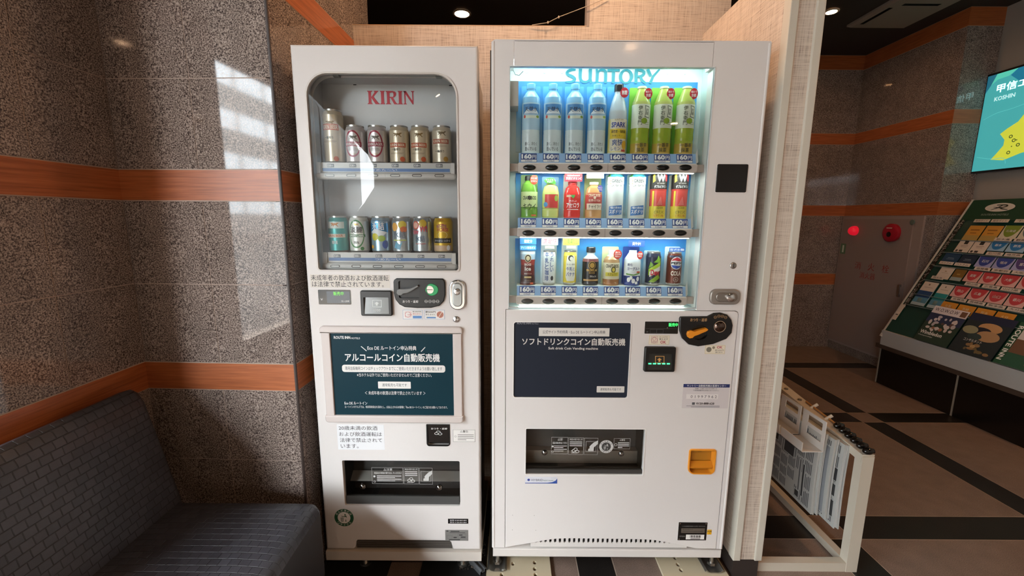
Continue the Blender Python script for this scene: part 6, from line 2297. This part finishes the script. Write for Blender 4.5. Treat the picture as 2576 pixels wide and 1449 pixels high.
# pocket tags
tags = [(3.124, 3.022, .948, '総合ガイド'), (3.012, 2.905, .948, '総合ガイド'), (2.87, 2.77, .948, '千葉'), (2.915, 2.812, .808, '栃木県'), (2.8, 2.7, .808, '群馬県')]
tags += [(2.905, 2.805, .700, '石川県'), (2.795, 2.695, .700, '福井県'), (3.165, 3.065, .598, 'ベトナム'), (3.055, 2.95, .598, 'ベトナム'), (2.912, 2.815, .582, '滋賀県'), (2.805, 2.70, .582, '京都府'), (2.69, 2.59, .582, '大阪府'),
         (3.15, 3.06, .475, '西大寺'), (2.905, 2.81, .462, '岡山県'), (2.795, 2.695, .462, '広島県'), (2.685, 2.58, .462, '山口県'), (2.925, 2.825, .338, '佐賀県'), (2.815, 2.71, .338, '長崎県'), (2.70, 2.595, .338, '熊本県'), (2.585, 2.48, .338, '大分県')]
for (a, b_, s, t_) in tags:
    b = MB()
    b.obox(SP(.020)(-a, s), Vector((0, -(a - b_), 0)), EV * .024, NV * .001, CRM)
    b.text(t_, -a + .012, s + .005, -b_ - .012, s + .019, lt('4a4038'), SP(.0216), .02)
    b.build('pocket_tag', rackb)
# small card at the far end
leaflet(3.242, 3.205, .10, .235, CRM, 'small cream card hanging at the far end of the rack', None, None, [(.2, .3, .8, .36, lt('4a4038')), (0, .42, 1, .5, lt('e0cfc0'))], 'card', 'card', grp=None)


# magazines
def wim(b, fn):
    b.rect(0, .80, 1, 1, lt('d8cfd0'), fn(1))
    b.text('W.O.W.O.W', .06, .86, .74, .955, lt('4a4450'), fn(2), .01)
    b.rect(.80, .83, .96, .97, lt('6a4a34'), fn(2))
    rnd = random.Random(4)
    b.rect(0, .55, 1, .80, lt('28304a'), fn(1))
    for k in range(26):
        b.disc(rnd.uniform(.14, .84), rnd.uniform(.33, .72), rnd.uniform(.03, .08), rnd.uniform(.03, .07), lt(rnd.choice(('cfc4c0', 'b8aeb0', 'd8cfcc', '9a6a50', '5a4038', 'c9bcb8'))), fn(2 + k * .1), 10, 1)
    b.text('Wimbledon', .06, .20, .72, .30, WINK, fn(6), .02)
    b.text('Championships', .06, .13, .5, .17, WINK, fn(6))


def por(b, fn):
    rnd = random.Random(8)
    b.rect(0, .82, 1, 1, lt('1c2238'), fn(1))
    b.disc(.58, .70, .26, .12, lt('b98a5c'), fn(2), 20, 2)
    b.disc(.45, .62, .2, .07, lt('1a1a26'), fn(3), 16, 1)
    b.disc(.64, .50, .26, .13, lt('a9825c'), fn(4), 20, 2)
    b.disc(.38, .44, .16, .08, lt('2c3a38'), fn(5), 16, 1)
    b.disc(.2, .58, .18, .1, lt('8f8a6a'), fn(5), 16, 1)
    for k in range(10):
        b.disc(rnd.uniform(.3, .85), rnd.uniform(.08, .26), rnd.uniform(.03, .09), rnd.uniform(.03, .05), lt(rnd.choice(('8a6a44', 'a98a5c', '4a3a2c', '6a5a3a'))), fn(6 + k * .1), 10, 1)
    b.text('コンサルタント', .2, .30, .62, .37, WINK, fn(8), .02)


def inn(b, fn):
    rnd = random.Random(2)
    b.rect(.14, .62, 1, 1, lt('d0c6c2'), fn(1))
    b.rect(0, 0, .14, 1, lt('1f4a30'), fn(1))
    b.rect(.14, .30, 1, .62, lt('6a4a34'), fn(1))
    b.rect(.14, 0, 1, .30, lt('28503a'), fn(1))
    for k in range(8):
        b.disc(rnd.uniform(.2, .95), rnd.uniform(.05, .5), rnd.uniform(.04, .12), rnd.uniform(.02, .06), lt(rnd.choice(('4a7a3a', '6f8a8a', '9a7a4a', '2c4048'))), fn(2 + k * .1), 10, 1)
    g = fn(5)
    b.text('ROUTE INN', .04, .02, .86, .125, WINK, lambda x, z: g(z, .95 - x), .02)


MG = 'magazines along the bottom of the brochure rack'
leaflet(2.985, 2.745, -.002, .275, lt('26382c'), 'tennis magazine with white masthead at the bottom of the rack', nm='magazine', cat='magazine', lift=.024, grp=MG, extra=wim)
leaflet(2.738, 2.478, -.002, .28, lt('20282a'), 'dark film magazine with two faces beside the tennis magazine', nm='magazine', cat='magazine', lift=.024, grp=MG, extra=por)
leaflet(2.47, 2.21, -.002, .28, lt('c9c4bc'), 'green spined hotel magazine at the right edge of the photo', nm='magazine', cat='magazine', lift=.024, grp=MG, extra=inn)

# ================================================================== WALL SCREEN
TX = XG - .052
tv = thing('wall_screen', 'flat wall screen showing a teal and yellow area map', 'screen', (TX, 2.73, 1.67))
mb = MB()
mb.box(TX, XG - .012, 2.10, 3.352, 1.672, 2.385, M('070708', .35))
mb.build('casing', tv)
mb = MB()
mb.box(XG - .012, XG - .0005, 2.4, 3.0, 1.85, 2.2, M('1a1a1a', .5))
mb.build('wall_bracket', tv)
GLOW = 1.0


def em(c):
    return M(c, .4, 0, GLOW)


mb = MB()
tf = lambda k: (lambda x, z: (TX - .0006 - .0004 * k, -x, z))
xa, xb, za, zb = -3.338, -2.114, 1.686, 2.371
mb.rect(xa, za, xb, zb, em('3f9a9c'), tf(0))
mb.fill([[(xa, zb), (xa, 2.25), (xa + .03, 2.30), (xa + .06, zb)]], em('1f5f74'), tf(1))
mb.fill([[(xa + .06, zb), (xa + .03, 2.30), (xa + .07, 2.33), (xa + .14, 2.335), (xa + .19, zb)]], em('4fb8a4'), tf(1))
mb.fill([[(xa + .19, zb), (xa + .15, 2.335), (xa + .22, 2.27), (xa + .32, 2.28), (xa + .5, zb)]], em('1a6a86'), tf(1))
for pl in ([(xa + .02, 2.06), (xa + .1, 2.09), (xa + .2, 2.10), (xa + .3, 2.12)], [(xa + .02, 1.79), (xa + .12, 1.765), (xa + .2, 1.76), (xa + .22, 1.72)]):
    stroke(mb, pl, .003, em('57b0ae'), tf(1))
mb.fill([[(xa + .118, 1.76), (xa + .15, 1.80), (xa + .185, 1.85), (xa + .185, 1.89), (xa + .15, 1.935), (xa + .19, 1.965), (xa + .25, 2.0), (xa + .30, 2.08), (xa + .33, 2.16), (xa + .45, 2.2), (xa + .6, 2.1), (xa + .55, 1.9), (xa + .42, 1.8), (xa + .3, 1.78), (xa + .2, 1.745)]], em('b9bf3c'), tf(2))
for (dx_, z, r) in ((.222, 1.905, .012), (.245, 1.875, .012), (.275, 1.84, .012), (.225, 1.795, .012), (.30, 1.98, .012), (.312, 2.0, .012), (.318, 2.03, .010), (.262, 1.875, .004), (.238, 1.835, .004), (.34, 1.9, .012), (.36, 1.86, .012)):
    mb.fill([ell(xa + dx_, z, r, r, 18), ell(xa + dx_, z, r * .55, r * .55, 18)] if r > .006 else [ell(xa + dx_, z, r, r, 12)], em('3f4a1f'), tf(3))
mb.text('甲信エリア', xa + .075, 2.235, xa + .40, 2.292, em('dff4f4'), tf(3), .02)
mb.text('KOSHIN', xa + .07, 2.178, xa + .20, 2.207, em('bfe4e4'), tf(3), .02)
mb.build('map_display', tv, 'teal and yellow map picture')

# ================================================================== HYDRANT CABINET
WX = XR - .0005
hyd = thing('hydrant_cabinet', 'pinkish grey fire hydrant cabinet door with red lamp and bell', 'hydrant cabinet', (XR, 3.85, .08))
HM = M('8f7c74', .5)
mb = MB()
mb.box(WX - .016, WX, 3.425, 4.262, .085, 1.352, M('9a8880', .45))
mb.build('cabinet_frame', hyd)
mb = MB()
mb.box(WX - .026, WX - .016, 3.50, 4.235, .105, 1.325, HM)
mb.build('cabinet_door', hyd)


def hmap(k=0):
    return lambda x, z: (WX - .0265 - .0004 * k, -x, z)


def xknob(b, y, z, r, x0, x1, mat, dome):
    """disc standing out along -X"""
    pr = [(r, x1), (r, x0 + dome)] + [(max(r * math.cos(math.pi / 2 * k / 4), .0005), x0 + dome - dome * math.sin(math.pi / 2 * k / 4)) for k in (1, 2, 3, 4)]
    b.loft([[(x, y + rr * math.cos(2 * math.pi * i / 24), z + rr * math.sin(2 * math.pi * i / 24)) for i in range(24)] for rr, x in pr], mat, True)


b = MB()
xknob(b, 4.08, 1.215, .045, WX - .085, WX - .026, M('e01a30', .3, 0, .55), .045)
b.build('alarm_lamp', hyd, 'lit red alarm lamp')
b = MB()
xknob(b, 3.672, 1.208, .078, WX - .062, WX - .026, M('a3182a', .35), .012)
al = b.build('alarm_button', hyd, 'round red alarm push button')
b = MB()
xknob(b, 3.672, 1.195, .022, WX - .066, WX - .060, M('1a0f0f', .3), .003)
b.build('push_button', al)
b = MB()
b.rect(-3.700, 1.245, -3.645, 1.253, M('d8c8c0'), lambda x, z: (WX - .0626, -x, z))
b.build('name_strip', al)
b = MB()
xknob(b, 3.505, 1.300, .022, WX - .034, WX - .026, M('5f6a60', .4), .003)
b.build('lock_plug', hyd)
b = MB()
b.box(WX - .0275, WX - .026, 4.165, 4.228, .985, 1.085, M('5c7a5c', .5))
b.rect(-4.205, 1.0, -4.185, 1.07, M('cfd8c8'), hmap(4))
b.build('green_sign', hyd, 'small green pictogram sign')
RI = M('8f2a22', .6)
b = MB()
for i, ch in enumerate('消火栓'):
    b = MB()
    b.text(ch, -4.025 + i * .15, .855, -3.955 + i * .15, .925, RI, hmap(1), .01)
    b.build('red_character', hyd)
b = MB()
b.text('消火器', -3.955, .775, -3.785, .835, RI, hmap(1), .01)
b.build('extinguisher_lettering', hyd)
b = MB()
b.box(WX - .046, WX - .040, 3.512, 3.53, .672, .776, STEEL)
b.box(WX - .040, WX - .026, 3.515, 3.527, .672, .69, STEEL)
b.box(WX - .040, WX - .026, 3.515, 3.527, .758, .776, STEEL)
b.build('handle', hyd)

# ================================================================== CEILING CASSETTE
ac = thing('air_conditioner', 'square white ceiling cassette air conditioner above the lobby', 'air conditioner', (2.83, 3.16, CEIL - .03))
ACM = M('8f857a', .5)
ax0, ax1, ay0, ay1 = 2.66, 3.12, 2.95, 3.65
mb = MB()
zt_ = CEIL - .028
lpo = [(ax0, ay0), (ax1, ay0), (ax1, ay1), (ax0, ay1)]
slits = [[(ax0 + .04, ay0 + .36), (ax0 + .07, ay0 + .36), (ax0 + .07, ay1 - .08), (ax0 + .04, ay1 - .08)], [(ax0 + .10, ay0 + .30), (ax1 - .10, ay0 + .30), (ax1 - .10, ay0 + .33), (ax0 + .10, ay0 + .33)]]
inn_ = inset(lpo, .02)
mb.fill([inn_] + slits, ACM, lambda x, y: (x, y, zt_))
mb.loft([[(x, y, CEIL) for x, y in lpo], [(x, y, CEIL - .014) for x, y in lpo], [(x, y, zt_) for x, y in inn_]], ACM)
for q in slits:
    mb.loft([[(x, y, zt_) for x, y in q], [(x, y, CEIL - .001) for x, y in q]], M('0c0b0a', .6))
mb.build('grille_panel', ac)
mb = MB()
for q in slits:
    mb.fill([q], M('0c0b0a', .6), lambda x, y: (x, y, CEIL - .002))
mb.build('air_slots', ac)

# ================================================================== WIRE TIED ACROSS THE OPENING
A_ = PY(1378, 59, YBACK - .004)
B_ = PY(1405, 46, YBACK - .004)
C_ = PY(1480, 16, YBACK - .004)
E_ = PY(1530, -6, YBACK - .004)
mb = MB()
mb.tube([(PY(1338, 64, YBACK)[0], YBACK - .006, ZLOW + .002), (A_[0], YBACK - .012, A_[1]), (B_[0], YBACK - .015, B_[1]), (C_[0], YBACK - .010, C_[1]), (E_[0], YBACK - .006, E_[1])], .0014, M('a89a8a', .5), 6)
for q in (A_, B_):
    mb.lathe(q[0], YBACK - .013, [(.001, q[1] - .005), (.004, q[1] - .002), (.004, q[1] + .003), (.001, q[1] + .006)], M('b8aa98', .5), 8)
mb.build('tie_wire', None, 'thin knotted wire stretched across the opening above the machines', 'wire')
